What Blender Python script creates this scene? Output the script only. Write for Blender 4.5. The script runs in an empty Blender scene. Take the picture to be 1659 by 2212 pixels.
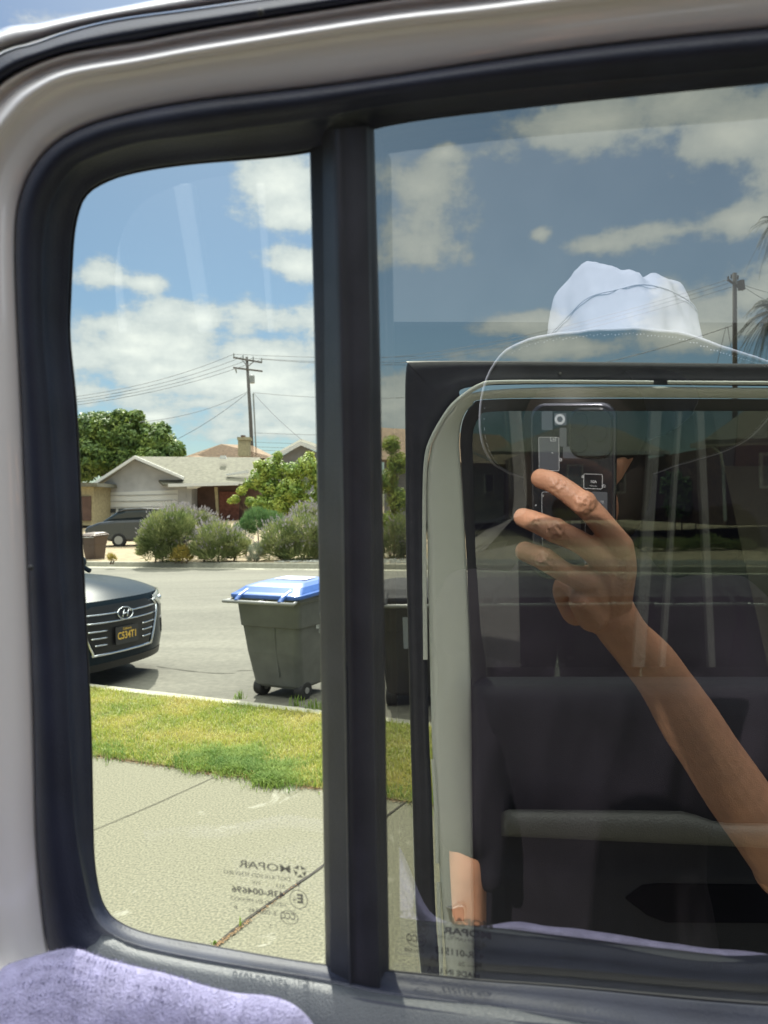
import bpy, math, random
from mathutils import Vector as V, Matrix, noise
R=math.radians
rnd=random.Random(7)
sc=bpy.context.scene
C=sc.collection
# ------------------------------------------------------------ camera
F=1640.0; CX=829.5; CY=1106.0
CAM=V((0,0,1.55)); PITCH=R(-0.4); ROLL=R(1.0)
fw=V((0,math.cos(PITCH),math.sin(PITCH))); r0=V((1,0,0)); u0=r0.cross(fw)
rt=r0*math.cos(ROLL)-u0*math.sin(ROLL); up=u0*math.cos(ROLL)+r0*math.sin(ROLL)
cd=bpy.data.cameras.new('camera'); cam=bpy.data.objects.new('camera',cd); C.objects.link(cam)
m=Matrix((rt,up,-fw)).transposed().to_4x4(); m.translation=CAM; cam.matrix_world=m
cd.sensor_fit='VERTICAL'; cd.sensor_height=24; cd.lens=24*F/2212.0
cd.clip_start=0.012; cd.clip_end=3000
cd.dof.use_dof=True; cd.dof.focus_distance=0.95; cd.dof.aperture_fstop=cd.lens/1000/0.0016
sc.camera=cam
def ray(px,py): return fw+rt*((px-CX)/F)+up*((CY-py)/F)
def gp(px,py,z=0.0):
    d=ray(px,py); return CAM+d*((z-CAM.z)/d.z)
def at(px,py,Y):
    d=ray(px,py); return CAM+d*(Y/d.y)
# ------------------------------------------------------------ sun + sky
SUN_EL=R(46); SUN_AZ=R(101)      # azimuth counted from +X towards +Y (front left)
sd=V((math.cos(SUN_AZ)*math.cos(SUN_EL),math.sin(SUN_AZ)*math.cos(SUN_EL),math.sin(SUN_EL)))
sl=bpy.data.lights.new('sun','SUN'); so=bpy.data.objects.new('sun',sl); C.objects.link(so)
sl.energy=5.0; sl.angle=R(0.5); sl.color=(1,0.955,0.88)
so.rotation_euler=sd.to_track_quat('Z','Y').to_euler()
w=bpy.data.worlds.new('World'); sc.world=w; w.use_nodes=True
nt=w.node_tree; N=nt.nodes; L=nt.links
for n_ in list(N): N.remove(n_)
def nd(t,**k):
    n=N.new(t)
    for a,b in k.items(): setattr(n,a,b)
    return n
def setin(tree,n,i,v):
    if isinstance(v,bpy.types.NodeSocket): tree.links.new(v,n.inputs[i])
    else: n.inputs[i].default_value=v
def mth(op,a,b=None,c=None,clamp=False):
    n=nd('ShaderNodeMath',operation=op,use_clamp=clamp); setin(nt,n,0,a)
    if b is not None: setin(nt,n,1,b)
    if c is not None: setin(nt,n,2,c)
    return n.outputs[0]
def vmt(op,a,b=None):
    n=nd('ShaderNodeVectorMath',operation=op); setin(nt,n,0,a)
    if b is not None: setin(nt,n,1,b)
    return n
tc=nd('ShaderNodeTexCoord'); D_=tc.outputs['Generated']
sky=nd('ShaderNodeTexSky',sky_type='NISHITA',sun_disc=False)
sky.sun_elevation=SUN_EL; sky.sun_rotation=math.pi/2-SUN_AZ; sky.air_density=1.0; sky.dust_density=0.6; sky.ozone_density=2.2
SKY=0.105
# cloud lobes: pixel centre only used to get a sky direction
LOBES=[(250,705,120,36),(440,690,200,44),(560,830,180,44),(895,465,85,75),(450,830,300,60),(280,760,210,46),(600,760,150,40),(520,900,260,40),(600,395,95,55),(650,455,85,40),(640,575,75,38),(215,590,62,42),(325,612,55,24),(560,680,190,52),(300,735,170,36),
(380,800,260,30),(620,860,150,40),(230,850,120,30),(430,870,120,24),(600,930,200,28),(330,900,90,14),
(900,400,85,60),(895,530,95,55),(1290,265,170,55),(1450,225,180,60),(1600,280,140,70),(1165,508,24,18),(1300,530,90,24),
(1450,500,150,34),(1600,470,110,40),(1640,640,170,60),(1500,720,230,44),(1130,700,110,22),(1250,750,230,26),(960,330,40,20),(850,880,140,60),
(1900,300,300,120),(-150,300,200,60),(-250,700,300,80),(1050,60,200,40),(300,80,200,30)]
cnoise=nd('ShaderNodeTexNoise',noise_dimensions='3D'); cnoise.inputs['Scale'].default_value=9.0; cnoise.inputs['Detail'].default_value=9; cnoise.inputs['Roughness'].default_value=0.62
sep=nd('ShaderNodeSeparateXYZ'); L.new(D_,sep.inputs[0])
zz=mth('ADD',mth('ABSOLUTE',sep.outputs[2]),0.22)
proj=nd('ShaderNodeCombineXYZ'); L.new(mth('DIVIDE',sep.outputs[0],zz),proj.inputs[0]); L.new(mth('DIVIDE',sep.outputs[1],zz),proj.inputs[1])
L.new(mth('MULTIPLY',sep.outputs[2],2.4),proj.inputs[2]); L.new(proj.outputs[0],cnoise.inputs['Vector'])
cnoise.inputs['Scale'].default_value=3.4
fine=nd('ShaderNodeTexNoise'); fine.inputs['Scale'].default_value=13; fine.inputs['Detail'].default_value=10; fine.inputs['Roughness'].default_value=0.6
L.new(D_,fine.inputs['Vector'])
acc=None
for (px,py,a,b) in LOBES:
    d=ray(px,py).normalized(); rr=V((d.y,-d.x,0)).normalized(); uu=rr.cross(d)
    s1=F/a*0.92; s2=F/b*0.92
    x=vmt('DOT_PRODUCT',D_,tuple(rr*s1)).outputs['Value']; y=vmt('DOT_PRODUCT',D_,tuple(uu*s2)).outputs['Value']
    q=mth('ADD',mth('MULTIPLY',x,x),mth('MULTIPLY',y,y))
    v_=mth('SUBTRACT',1.0,mth('POWER',q,0.5))
    v_=mth('MULTIPLY',mth('MAXIMUM',v_,-0.8),mth('GREATER_THAN',vmt('DOT_PRODUCT',D_,tuple(d)).outputs['Value'],0.0))
    acc=v_ if acc is None else mth('SMOOTH_MAX',acc,v_,0.35)
# the half of the sky behind the camera: loose noise clouds
nz=mth('SUBTRACT',cnoise.outputs['Fac'],0.5)
fz=mth('SUBTRACT',fine.outputs['Fac'],0.5)
dens=mth('ADD',acc,mth('ADD',mth('MULTIPLY',nz,2.3),mth('MULTIPLY',fz,2.6)))
back=mth('LESS_THAN',sep.outputs[1],-0.05)
dens=mth('SUBTRACT',dens,mth('MULTIPLY',back,0.15))
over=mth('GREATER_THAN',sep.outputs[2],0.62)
dens=mth('ADD',dens,mth('MULTIPLY',mth('MULTIPLY',mth('SUBTRACT',sep.outputs[2],0.62),over),7.0))  # added out-of-frame cloud overhead, gives fill light to the white door frame
mr=nd('ShaderNodeMapRange',interpolation_type='SMOOTHSTEP'); L.new(dens,mr.inputs[0]); mr.inputs[1].default_value=-0.08; mr.inputs[2].default_value=0.50
mr2=nd('ShaderNodeMapRange'); L.new(dens,mr2.inputs[0]); mr2.inputs[1].default_value=0.1; mr2.inputs[2].default_value=1.5
cc=nd('ShaderNodeMix',data_type='RGBA'); L.new(mr2.outputs[0],cc.inputs[0]); cc.inputs[6].default_value=(0.40,0.44,0.46,1); cc.inputs[7].default_value=(0.74,0.75,0.71,1)
skm=nd('ShaderNodeMix',data_type='RGBA',blend_type='MULTIPLY'); skm.inputs[0].default_value=1; L.new(sky.outputs[0],skm.inputs[6]); skm.inputs[7].default_value=(SKY*.44,SKY*.52,SKY*.555,1)
mx=nd('ShaderNodeMix',data_type='RGBA'); L.new(mth('MULTIPLY',mr.outputs[0],0.9),mx.inputs[0]); L.new(skm.outputs[2],mx.inputs[6]); L.new(cc.outputs[2],mx.inputs[7])
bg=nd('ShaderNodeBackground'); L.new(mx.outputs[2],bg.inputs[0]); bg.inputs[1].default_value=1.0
L.new(mth('ADD',1.0,mth('MULTIPLY',mth('MULTIPLY',mth('SUBTRACT',sep.outputs[2],0.62),over),12.5)),bg.inputs[1])  # unseen overhead sky boosted as added fill for the white frame
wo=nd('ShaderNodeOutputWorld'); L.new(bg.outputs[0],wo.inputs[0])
sc.view_settings.view_transform='Standard'; sc.view_settings.look='None'; sc.view_settings.gamma=1
sc.view_settings.exposure=0.58
sc.cycles.transparent_max_bounces=24; sc.cycles.max_bounces=8; sc.cycles.glossy_bounces=4; sc.cycles.sample_clamp_indirect=6
# ------------------------------------------------------------ helpers
class MB:
    def __init__(s): s.v=[]; s.f=[]; s.mi=[]
    def quad(s,a,b,c,d,mi=0):
        i=len(s.v); s.v+= [V(a),V(b),V(c),V(d)]; s.f.append((i,i+1,i+2,i+3)); s.mi.append(mi)
    def poly(s,pts,mi=0):
        i=len(s.v); s.v+=[V(p) for p in pts]; s.f.append(tuple(range(i,i+len(pts)))); s.mi.append(mi)
    def box(s,lo,hi,M=None,mi=0):
        i=len(s.v)
        for z in (lo[2],hi[2]):
            for (x,y) in ((lo[0],lo[1]),(hi[0],lo[1]),(hi[0],hi[1]),(lo[0],hi[1])):
                p=V((x,y,z)); s.v.append(M@p if M else p)
        for q in ((0,3,2,1),(4,5,6,7),(0,1,5,4),(1,2,6,5),(2,3,7,6),(3,0,4,7)):
            s.f.append(tuple(i+k for k in q)); s.mi.append(mi)
    def grid(s,rows,closeu=False,mi=0,flip=False):
        i=len(s.v); n=len(rows[0])
        for r_ in rows: s.v+=[V(p) for p in r_]
        for a in range(len(rows)-1):
            for b in range(n if closeu else n-1):
                c=(b+1)%n
                q=(i+a*n+b,i+a*n+c,i+(a+1)*n+c,i+(a+1)*n+b)
                s.f.append(q[::-1] if flip else q); s.mi.append(mi)
    def prism(s,pts,d,mi=0):
        "flat polygon pts extruded by vector d"
        d=V(d); n=len(pts); a=[V(p) for p in pts]; b=[p+d for p in a]
        i=len(s.v); s.v+=a+b
        s.f.append(tuple(range(i,i+n))); s.mi.append(mi); s.f.append(tuple(range(i+2*n-1,i+n-1,-1))); s.mi.append(mi)
        for k in range(n):
            c=(k+1)%n; s.f.append((i+k,i+n+k,i+n+c,i+c)); s.mi.append(mi)
    def tube(s,pts,rad,n=10,caps=True,mi=0,ell=None):
        "swept tube; rad number or list; ell=(axis vector, factor) flattens"
        pts=[V(p) for p in pts]; k=len(pts)
        if not isinstance(rad,(list,tuple)): rad=[rad]*k
        rows=[]; t0=(pts[1]-pts[0]).normalized()
        ref=V((0,0,1)) if abs(t0.z)<0.9 else V((1,0,0))
        if ell: ref=V(ell[0])
        for j in range(k):
            t=(pts[min(j+1,k-1)]-pts[max(j-1,0)]).normalized()
            a=(ref-t*ref.dot(t)).normalized(); b=t.cross(a); ref=a if not ell else V(ell[0])
            fa=ell[1] if ell else 1
            rows.append([pts[j]+a*(math.cos(2*math.pi*q/n)*rad[j]*fa)+b*(math.sin(2*math.pi*q/n)*rad[j]) for q in range(n)])
        s.grid(rows,closeu=True,mi=mi)
        if caps:
            s.poly(rows[0][::-1],mi); s.poly(rows[-1],mi)
    def ball(s,c,r,M=None,n=14,m_=10,mi=0):
        c=V(c); r=V(r) if not isinstance(r,(int,float)) else V((r,r,r)); rows=[]
        for a in range(m_+1):
            th=math.pi*a/m_; row=[]
            for b in range(n):
                ph=2*math.pi*b/n; p=V((math.sin(th)*math.cos(ph)*r.x,math.sin(th)*math.sin(ph)*r.y,-math.cos(th)*r.z))
                row.append(c+(M@p if M else p))
            rows.append(row)
        s.grid(rows,closeu=True,mi=mi)
    def build(s,name,mats,parent=None,smooth=False,bevel=0,weld=True,sub=0,solid=0):
        me=bpy.data.meshes.new(name); me.from_pydata([tuple(p) for p in s.v],[],s.f)
        if not isinstance(mats,(list,tuple)): mats=[mats]
        for q in mats: me.materials.append(q)
        for p,mi in zip(me.polygons,s.mi): p.material_index=mi
        if weld:
            import bmesh
            bm=bmesh.new(); bm.from_mesh(me); bmesh.ops.remove_doubles(bm,verts=bm.verts,dist=1e-5); bmesh.ops.recalc_face_normals(bm,faces=bm.faces); bm.to_mesh(me); bm.free()
        if smooth:
            for p in me.polygons: p.use_smooth=True
        o=bpy.data.objects.new(name,me); C.objects.link(o)
        if parent: o.parent=parent; o.matrix_parent_inverse=parent.matrix_world.inverted() if False else Matrix.Translation(-parent.location)@Matrix.Identity(4)
        if bevel:
            b=o.modifiers.new('bevel','BEVEL'); b.width=bevel; b.segments=2; b.limit_method='ANGLE'; b.angle_limit=R(40)
        if solid:
            b=o.modifiers.new('solid','SOLIDIFY'); b.thickness=solid; b.offset=0
        if sub:
            b=o.modifiers.new('sub','SUBSURF'); b.levels=sub; b.render_levels=sub
        return o
def tag(o,label=None,cat=None,group=None,kind=None):
    if label: o['label']=label
    if cat: o['category']=cat
    if group: o['group']=group
    if kind: o['kind']=kind
    return o
def thing(name,loc,label,cat,group=None):
    o=bpy.data.objects.new(name,None); C.objects.link(o); o.location=loc; o.empty_display_size=0.1
    return tag(o,label,cat,group)
def crom(P,k=6,closed=False):
    "Catmull-Rom through 2-D or 3-D tuples"
    P=[V(p) for p in P]; n=len(P); out=[]
    for i in range(n if closed else n-1):
        g=lambda j: P[j%n] if closed else P[max(0,min(n-1,j))]
        a,b,c,d=g(i-1),g(i),g(i+1),g(i+2)
        for t in range(k):
            t/=k; out.append(0.5*((2*b)+(c-a)*t+(2*a-5*b+4*c-d)*t*t+(3*b-a-3*c+d)*t**3))
    if not closed: out.append(P[-1])
    return out
# ------------------------------------------------------------ materials
def mat(name,col,rough=0.6,metal=0.0,noise_s=0,noise_a=0.0,bump=0.0,bump_s=200,coat=0.0,spec=0.5,col2=None,detail=4,obj=True,emit=None,bdist=0.002):
    m=bpy.data.materials.new(name); m.use_nodes=True; t=m.node_tree; b=t.nodes['Principled BSDF']
    b.inputs['Base Color'].default_value=(*col,1); b.inputs['Roughness'].default_value=rough; b.inputs['Metallic'].default_value=metal
    b.inputs['Coat Weight'].default_value=coat; b.inputs['Coat Roughness'].default_value=0.05; b.inputs['Specular IOR Level'].default_value=spec
    tcn=t.nodes.new('ShaderNodeTexCoord'); src=tcn.outputs['Object']
    if noise_s:
        n=t.nodes.new('ShaderNodeTexNoise'); n.inputs['Scale'].default_value=noise_s; n.inputs['Detail'].default_value=detail; t.links.new(src,n.inputs['Vector'])
        r=t.nodes.new('ShaderNodeMapRange'); r.inputs[1].default_value=0.3; r.inputs[2].default_value=0.7; t.links.new(n.outputs[0],r.inputs[0])
        x=t.nodes.new('ShaderNodeMix'); x.data_type='RGBA'; t.links.new(r.outputs[0],x.inputs[0])
        c2=col2 or tuple(max(0,c*(1+noise_a)) for c in col); c1=col if col2 else tuple(c*(1-noise_a) for c in col)
        x.inputs[6].default_value=(*c1,1); x.inputs[7].default_value=(*c2,1); t.links.new(x.outputs[2],b.inputs['Base Color'])
    if bump:
        n=t.nodes.new('ShaderNodeTexNoise'); n.inputs['Scale'].default_value=bump_s; n.inputs['Detail'].default_value=3; t.links.new(src,n.inputs['Vector'])
        q=t.nodes.new('ShaderNodeBump'); q.inputs['Strength'].default_value=bump; q.inputs['Distance'].default_value=bdist; t.links.new(n.outputs[0],q.inputs['Height']); t.links.new(q.outputs[0],b.inputs['Normal'])
    return m
def glass(name,T,Rf,rough=0.0):
    m=bpy.data.materials.new(name); m.use_nodes=True; t=m.node_tree
    for n in list(t.nodes): t.nodes.remove(n)
    a=t.nodes.new('ShaderNodeBsdfTransparent'); a.inputs[0].default_value=(*T,1)
    g=t.nodes.new('ShaderNodeBsdfGlossy'); g.inputs['Roughness'].default_value=rough; g.inputs['Color'].default_value=(Rf[0],Rf[1],Rf[2],1)
    s=t.nodes.new('ShaderNodeAddShader'); o=t.nodes.new('ShaderNodeOutputMaterial')
    t.links.new(a.outputs[0],s.inputs[0]); t.links.new(g.outputs[0],s.inputs[1]); t.links.new(s.outputs[0],o.inputs[0]); return m
M={}
M['white']=mat('white_paint',(0.90,0.87,0.88),0.22,coat=1.0,noise_s=3,noise_a=0.02)
M['white2']=mat('white_paint_matt',(0.75,0.77,0.73),0.38,coat=0.2)
M['rubber']=mat('black_rubber',(0.024,0.028,0.050),0.5,spec=.3,bump=0.15,bump_s=900,noise_s=30,noise_a=0.25)
M['plastic']=mat('dark_plastic',(0.032,0.033,0.045),0.45,bump=0.35,bump_s=1400,noise_s=60,noise_a=0.2,bdist=0.0006)
M['seal']=mat('door_seal',(0.028,0.028,0.032),0.6,noise_s=20,noise_a=0.3)
M['trim']=mat('textured_trim',(0.016,0.017,0.026),0.5,spec=.2,bump=0.7,bump_s=700,bdist=0.0015)
M['leather']=mat('armrest_leather',(0.075,0.075,0.078),0.38,bump=0.8,bump_s=420,bdist=0.002)
M['sill']=mat('sill_vinyl',(0.06,0.068,0.085),0.4,bump=.5,bump_s=1500,bdist=.0008,noise_s=900,noise_a=.10)
M['glass_clear']=glass('clear_glass',(0.93,0.955,0.90),(0.06,0.06,0.06))
M['glass_tint']=glass('tinted_glass',(0.37,0.38,0.335),(0.305,0.305,0.31))
M['glass_dark']=glass('dark_tinted_glass',(0.13,0.155,0.145),(0.07,0.07,0.07))
M['glass_edge']=glass('glass_bare',(0.98,0.99,0.98),(0.0,0.0,0.0))
def etch(name,f):
    m=bpy.data.materials.new(name); m.use_nodes=True; t=m.node_tree; b=t.nodes['Principled BSDF']; b.inputs['Base Color'].default_value=(.05,.045,.06,1); b.inputs['Roughness'].default_value=.7
    a=t.nodes.new('ShaderNodeBsdfTransparent'); x=t.nodes.new('ShaderNodeMixShader'); x.inputs[0].default_value=f; t.links.new(a.outputs[0],x.inputs[1]); t.links.new(b.outputs[0],x.inputs[2]); t.links.new(x.outputs[0],t.nodes['Material Output'].inputs[0]); return m
M['etch']=etch('etched_print',.80); M['etch2']=etch('etched_print_dark',.8)
M['steel']=mat('bright_steel',(0.6,0.6,0.6),0.3,metal=1)
M['concrete']=mat('driveway_concrete',(0.150,0.143,0.096),0.85,noise_s=90,noise_a=0.45,bump=0.08,bump_s=160,bdist=0.004,detail=8)
M['asphalt']=mat('street_surface',(0.142,0.136,0.110),0.9,noise_s=14,noise_a=0.16,bump=0.5,bump_s=70,bdist=0.006,detail=8)
M['curb']=mat('curb_concrete',(0.33,0.315,0.25),0.85,noise_s=9,noise_a=0.15,bump=0.3,bump_s=60)
M['dirt']=mat('bare_soil',(0.30,0.235,0.15),0.95,noise_s=3.0,noise_a=0.3,bump=0.7,bump_s=30,bdist=0.02)
# ------------------------------------------------------------ ground, street
def lerp(a,b,t): return a+(b-a)*t
n1=gp(200,1487); n2=gp(700,1545)                 # near curb, lawn side
l1=gp(200,1632); l2=gp(700,1706)                 # near lawn edge
f1=gp(200,1224,-0.13); f2=gp(690,1229,-0.13)     # foot of the far curb
dn_=(n2-n1).normalized(); dn_.z=0; dl=(l2-l1).normalized(); df=(f2-f1).normalized(); df.z=0
def line(p,d,s,z): q=p+d*s; return V((q.x,q.y,z))
pn=V((dn_.y,-dn_.x,0)); pn=pn if pn.y>0 else -pn  # towards the street
mb=MB()
# driveway apron + sidewalk where the camera stands (one big sheet)
mb.poly([(-60,-60,0),(60,-60,0),(60,line(l1,dl,(60-l1.x)/dl.x,0).y,0),(-60,line(l1,dl,(-60-l1.x)/dl.x,0).y,0)])
# wide driveway continues to curb right of the lawn
drv=mb.build('driveway',M['concrete']); tag(drv,kind='structure')
# concrete finish: stains as second noise layer
t=M['concrete'].node_tree; b=t.nodes['Principled BSDF']; old=b.inputs['Base Color'].links[0].from_socket
tcn=t.nodes.new('ShaderNodeTexCoord'); n=t.nodes.new('ShaderNodeTexNoise'); n.inputs['Scale'].default_value=2.3; n.inputs['Detail'].default_value=9; n.inputs['Roughness'].default_value=0.7; n.inputs['Distortion'].default_value=1.2
t.links.new(tcn.outputs['Object'],n.inputs['Vector']); r_=t.nodes.new('ShaderNodeMapRange'); r_.inputs[1].default_value=0.60; r_.inputs[2].default_value=0.69; t.links.new(n.outputs[0],r_.inputs[0])
x=t.nodes.new('ShaderNodeMix'); x.data_type='RGBA'; mm=t.nodes.new('ShaderNodeMath'); mm.operation='MULTIPLY'; mm.inputs[1].default_value=0.75; t.links.new(r_.outputs[0],mm.inputs[0]); t.links.new(mm.outputs[0],x.inputs[0]); t.links.new(old,x.inputs[6]); x.inputs[7].default_value=(0.34,0.33,0.27,1); t.links.new(x.outputs[2],b.inputs['Base Color'])
# street
mb=MB(); mb.poly([line(n1,dn_,-70,-0.13)+pn*0.0,line(n1,dn_,70,-0.13),line(f1,df,90,-0.13),line(f1,df,-90,-0.13)])
tag(mb.build('street',M['asphalt']),kind='structure')
t=M['asphalt'].node_tree; b=t.nodes['Principled BSDF']; old=b.inputs['Base Color'].links[0].from_socket
n=t.nodes.new('ShaderNodeTexNoise'); n.inputs['Scale'].default_value=.55; n.inputs['Detail'].default_value=7; n.inputs['Distortion'].default_value=.8; tcn=t.nodes.new('ShaderNodeTexCoord'); mp=t.nodes.new('ShaderNodeMapping'); mp.inputs['Scale'].default_value=(.35,1.3,1); t.links.new(tcn.outputs['Object'],mp.inputs[0]); t.links.new(mp.outputs[0],n.inputs['Vector'])
r_=t.nodes.new('ShaderNodeMapRange'); r_.inputs[1].default_value=.35; r_.inputs[2].default_value=.65; r_.inputs[3].default_value=.80; r_.inputs[4].default_value=1.12; t.links.new(n.outputs[0],r_.inputs[0]); x=t.nodes.new('ShaderNodeVectorMath'); x.operation='SCALE'; t.links.new(old,x.inputs[0]); t.links.new(r_.outputs[0],x.inputs['Scale']); t.links.new(x.outputs[0],b.inputs['Base Color'])
# near curb
mb=MB()
A=[line(n1,dn_,s,0) for s in (-70,70)]
prof=[(-0.02,-0.2),(-0.02,0.004),(0.11,0.004),(0.135,-0.012),(0.15,-0.126),(0.15,-0.2)]
mb.grid([[a+pn*o+V((0,0,z)) for (o,z) in prof] for a in A]); tag(mb.build('curb',M['curb']),kind='structure')
# gutter strip
pf=V((df.y,-df.x,0)); pf=pf if pf.y>0 else -pf
mb=MB(); A=[line(f1,df,s,0) for s in (-90,90)]
mb.grid([[a+pf*o+V((0,0,z)) for (o,z) in ((-0.45,-0.126),(0,-0.122),(0.03,0.0),(0.05,0.02),(0.2,0.02))] for a in A]); tag(mb.build('far_curb',M['curb']),kind='structure')
# far yard terrain rising to the houses, reaching the horizon
mb=MB(); rows=[]
for (o,z) in ((0.2,0.016),(4,0.03),(10,0.06),(16,0.35),(24,0.8),(60,1.0),(200,1.2),(900,1.4)):
    rows.append([line(f1,df,s,0)+pf*o+V((0,0,z)) for s in (-700,-90,-40,-15,0,15,40,90,700)])
mb.grid(rows); tag(mb.build('front_yards',M['dirt']),kind='structure')
mb=MB(); mb.poly([(-900,-900,-0.35),(900,-900,-0.35),(900,1200,-0.35),(-900,1200,-0.35)]); tag(mb.build('ground',M['dirt']),kind='structure')
# lawn soil + blades
M['soil']=mat('lawn_soil',(0.16,0.15,0.045),0.95,noise_s=12,noise_a=0.4,bump=0.8,bump_s=50,bdist=0.02)
mb=MB(); mb.grid([[line(l1,dl,s,0.006) for s in (-30,30)],[line(n1,dn_,s,0.006) for s in (-30,30)]])
tag(mb.build('lawn_ground',M['soil']),kind='structure')
def leafmat(name,c1,c2,c3=None,scale=3.0,trans=0.25,rough=0.55):
    m=bpy.data.materials.new(name); m.use_nodes=True; t=m.node_tree; b=t.nodes['Principled BSDF']; b.inputs['Roughness'].default_value=rough
    g=t.nodes.new('ShaderNodeNewGeometry'); tcn=t.nodes.new('ShaderNodeTexCoord'); n=t.nodes.new('ShaderNodeTexNoise'); n.inputs['Scale'].default_value=scale; n.inputs['Detail'].default_value=4
    t.links.new(tcn.outputs['Object'],n.inputs['Vector'])
    a=t.nodes.new('ShaderNodeMath'); a.operation='MULTIPLY_ADD'; t.links.new(g.outputs['Random Per Island'],a.inputs[0]); a.inputs[1].default_value=0.5; s=t.nodes.new('ShaderNodeMapRange'); s.inputs[1].default_value=0.3; s.inputs[2].default_value=0.7; s.inputs[3].default_value=-0.25; s.inputs[4].default_value=0.75
    t.links.new(n.outputs[0],s.inputs[0]); t.links.new(s.outputs[0],a.inputs[2])
    cr=t.nodes.new('ShaderNodeValToRGB'); cr.color_ramp.elements[0].color=(*c1,1); cr.color_ramp.elements[1].color=(*c2,1)
    if c3: e=cr.color_ramp.elements.new(0.5); e.color=(*c3,1)
    t.links.new(a.outputs[0],cr.inputs[0]); t.links.new(cr.outputs[0],b.inputs['Base Color'])
    tr=t.nodes.new('ShaderNodeBsdfTranslucent'); t.links.new(cr.outputs[0],tr.inputs[0]); ms=t.nodes.new('ShaderNodeMixShader'); ms.inputs[0].default_value=trans
    o=t.nodes['Material Output']; t.links.new(b.outputs[0],ms.inputs[1]); t.links.new(tr.outputs[0],ms.inputs[2]); t.links.new(ms.outputs[0],o.inputs[0]); return m
M['grass']=leafmat('lawn_grass',(0.19,0.29,0.045),(0.56,0.48,0.15),(0.39,0.42,0.07),scale=2.2,trans=0.4)
M['grassg']=leafmat('lush_grass',(0.09,0.20,0.025),(0.28,0.37,0.08),scale=4,trans=0.45,rough=0.75)
def blade(mb,p,h,wd,lean,ang,bend=0.5):
    c,s=math.cos(ang),math.sin(ang); side=V((-s,c,0))*wd; d=V((c,s,0))*lean
    a=p-side; b=p+side; m1=p+d*0.35+V((0,0,h*0.6)); tp=p+d+V((0,0,h*(1-0.25*bend)))
    i=len(mb.v); mb.v+=[a,b,m1+side*0.7,m1-side*0.7,tp]; mb.f+=[(i,i+1,i+2,i+3),(i+3,i+2,i+4)]; mb.mi+=[0,0]
mb=MB()
for k in range(62000):
    s=rnd.uniform(-3.2,2.6) if k%8 else rnd.uniform(-12,14); q=rnd.random()
    a=line(l1,dl,s+1.0,0); b_=line(n1,dn_,s+1.0,0); p=lerp(a,b_,q); p.z=0.004
    f_=noise.noise(p*1.7)
    if f_<-0.42 and rnd.random()<0.6: continue
    blade(mb,p,rnd.uniform(0.018,0.045)*(1+0.5*f_),rnd.uniform(0.0015,0.003),rnd.uniform(0.01,0.04),rnd.uniform(0,6.28))
tag(mb.build('lawn_grass',M['grass'],weld=False),'clipped yellow green parkway lawn between sidewalk and curb','grass',kind='stuff')
mb=MB()
for k in range(240):
    if k<40: c=gp(rnd.uniform(390,560),rnd.uniform(1625,1668)); n_=120
    elif k<62: c=gp(rnd.uniform(560,690),rnd.uniform(1655,1696)); n_=110
    else: c=lerp(line(l1,dl,rnd.uniform(-3,3)+1,0),line(n1,dn_,rnd.uniform(-3,3)+1,0),abs(rnd.gauss(0,0.10))); n_=26
    for j in range(n_):
        p=c+V((rnd.gauss(0,0.05),rnd.gauss(0,0.05),0)); p.z=0
        blade(mb,p,rnd.uniform(0.025,0.075),rnd.uniform(0.0014,0.0028),rnd.uniform(0.02,0.07),rnd.uniform(0,6.28),1)
tag(mb.build('tall_grass',M['grassg'],weld=False),'lush taller green grass along the sidewalk edge','grass',kind='stuff')
# joints in the paving
M['joint']=mat('dark_joint',(0.045,0.04,0.03),0.95,noise_s=60,noise_a=0.5)
M['litter']=mat('orange_leaf_litter',(0.22,0.13,0.06),0.9,noise_s=90,noise_a=0.4)
def strip(name,pts,wd,material,z=0.004,jit=0.3):
    P=[gp(*p) for p in crom(pts,8)] if False else [gp(p[0],p[1]) for p in crom(pts,10)]
    rows=[]
    for i,p in enumerate(P):
        t_=(P[min(i+1,len(P)-1)]-P[max(i-1,0)]).normalized(); s_=V((-t_.y,t_.x,0)); a=wd*(1+jit*noise.noise(p*9)); 
        rows.append([p-s_*a+V((0,0,z)),p+s_*a*(1+jit*rnd.uniform(-1,1))+V((0,0,z))])
    mb=MB(); mb.grid(rows); return tag(mb.build(name,material),kind='structure')
strip('paving_joint',[(430,2080),(470,2040),(540,1982),(640,1912),(702,1868),(860,1745),(980,1660)],0.006,M['joint'])
strip('paving_joint',[(60,1850),(200,1795),(330,1740),(462,1680)],0.0025,M['joint'],jit=0.15)
mb=MB()
for k in range(420):
    tt=rnd.random()**1.6; p=gp(lerp(465,640,tt)+rnd.gauss(0,2.0),lerp(2046,1912,tt)+rnd.gauss(2,2.0)); 
    if tt>0.45 and rnd.random()<0.7: continue
    a=rnd.uniform(0,6.28); d=V((math.cos(a),math.sin(a),rnd.uniform(-.2,.5)))*rnd.uniform(0.002,0.007); e=V((-d.y,d.x,0.001))*0.35; p.z=0.006
    mb.poly([p-d,p+e,p+d,p-e])
for k in range(3500):
    s=rnd.uniform(-2.5,3.2); p=line(l1,dl,s,0.006)+V((0,rnd.gauss(-0.012,0.018),0)); a=rnd.uniform(0,6.28); d=V((math.cos(a),math.sin(a),rnd.uniform(-.2,.5)))*rnd.uniform(0.003,0.010); e=V((-d.y,d.x,0.001))*0.3
    mb.poly([p-d,p+e,p+d,p-e])
tag(mb.build('leaf_litter',M['litter'],weld=False),'dry orange clippings in the paving joint and along the lawn edge','leaf litter',kind='stuff')
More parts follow.
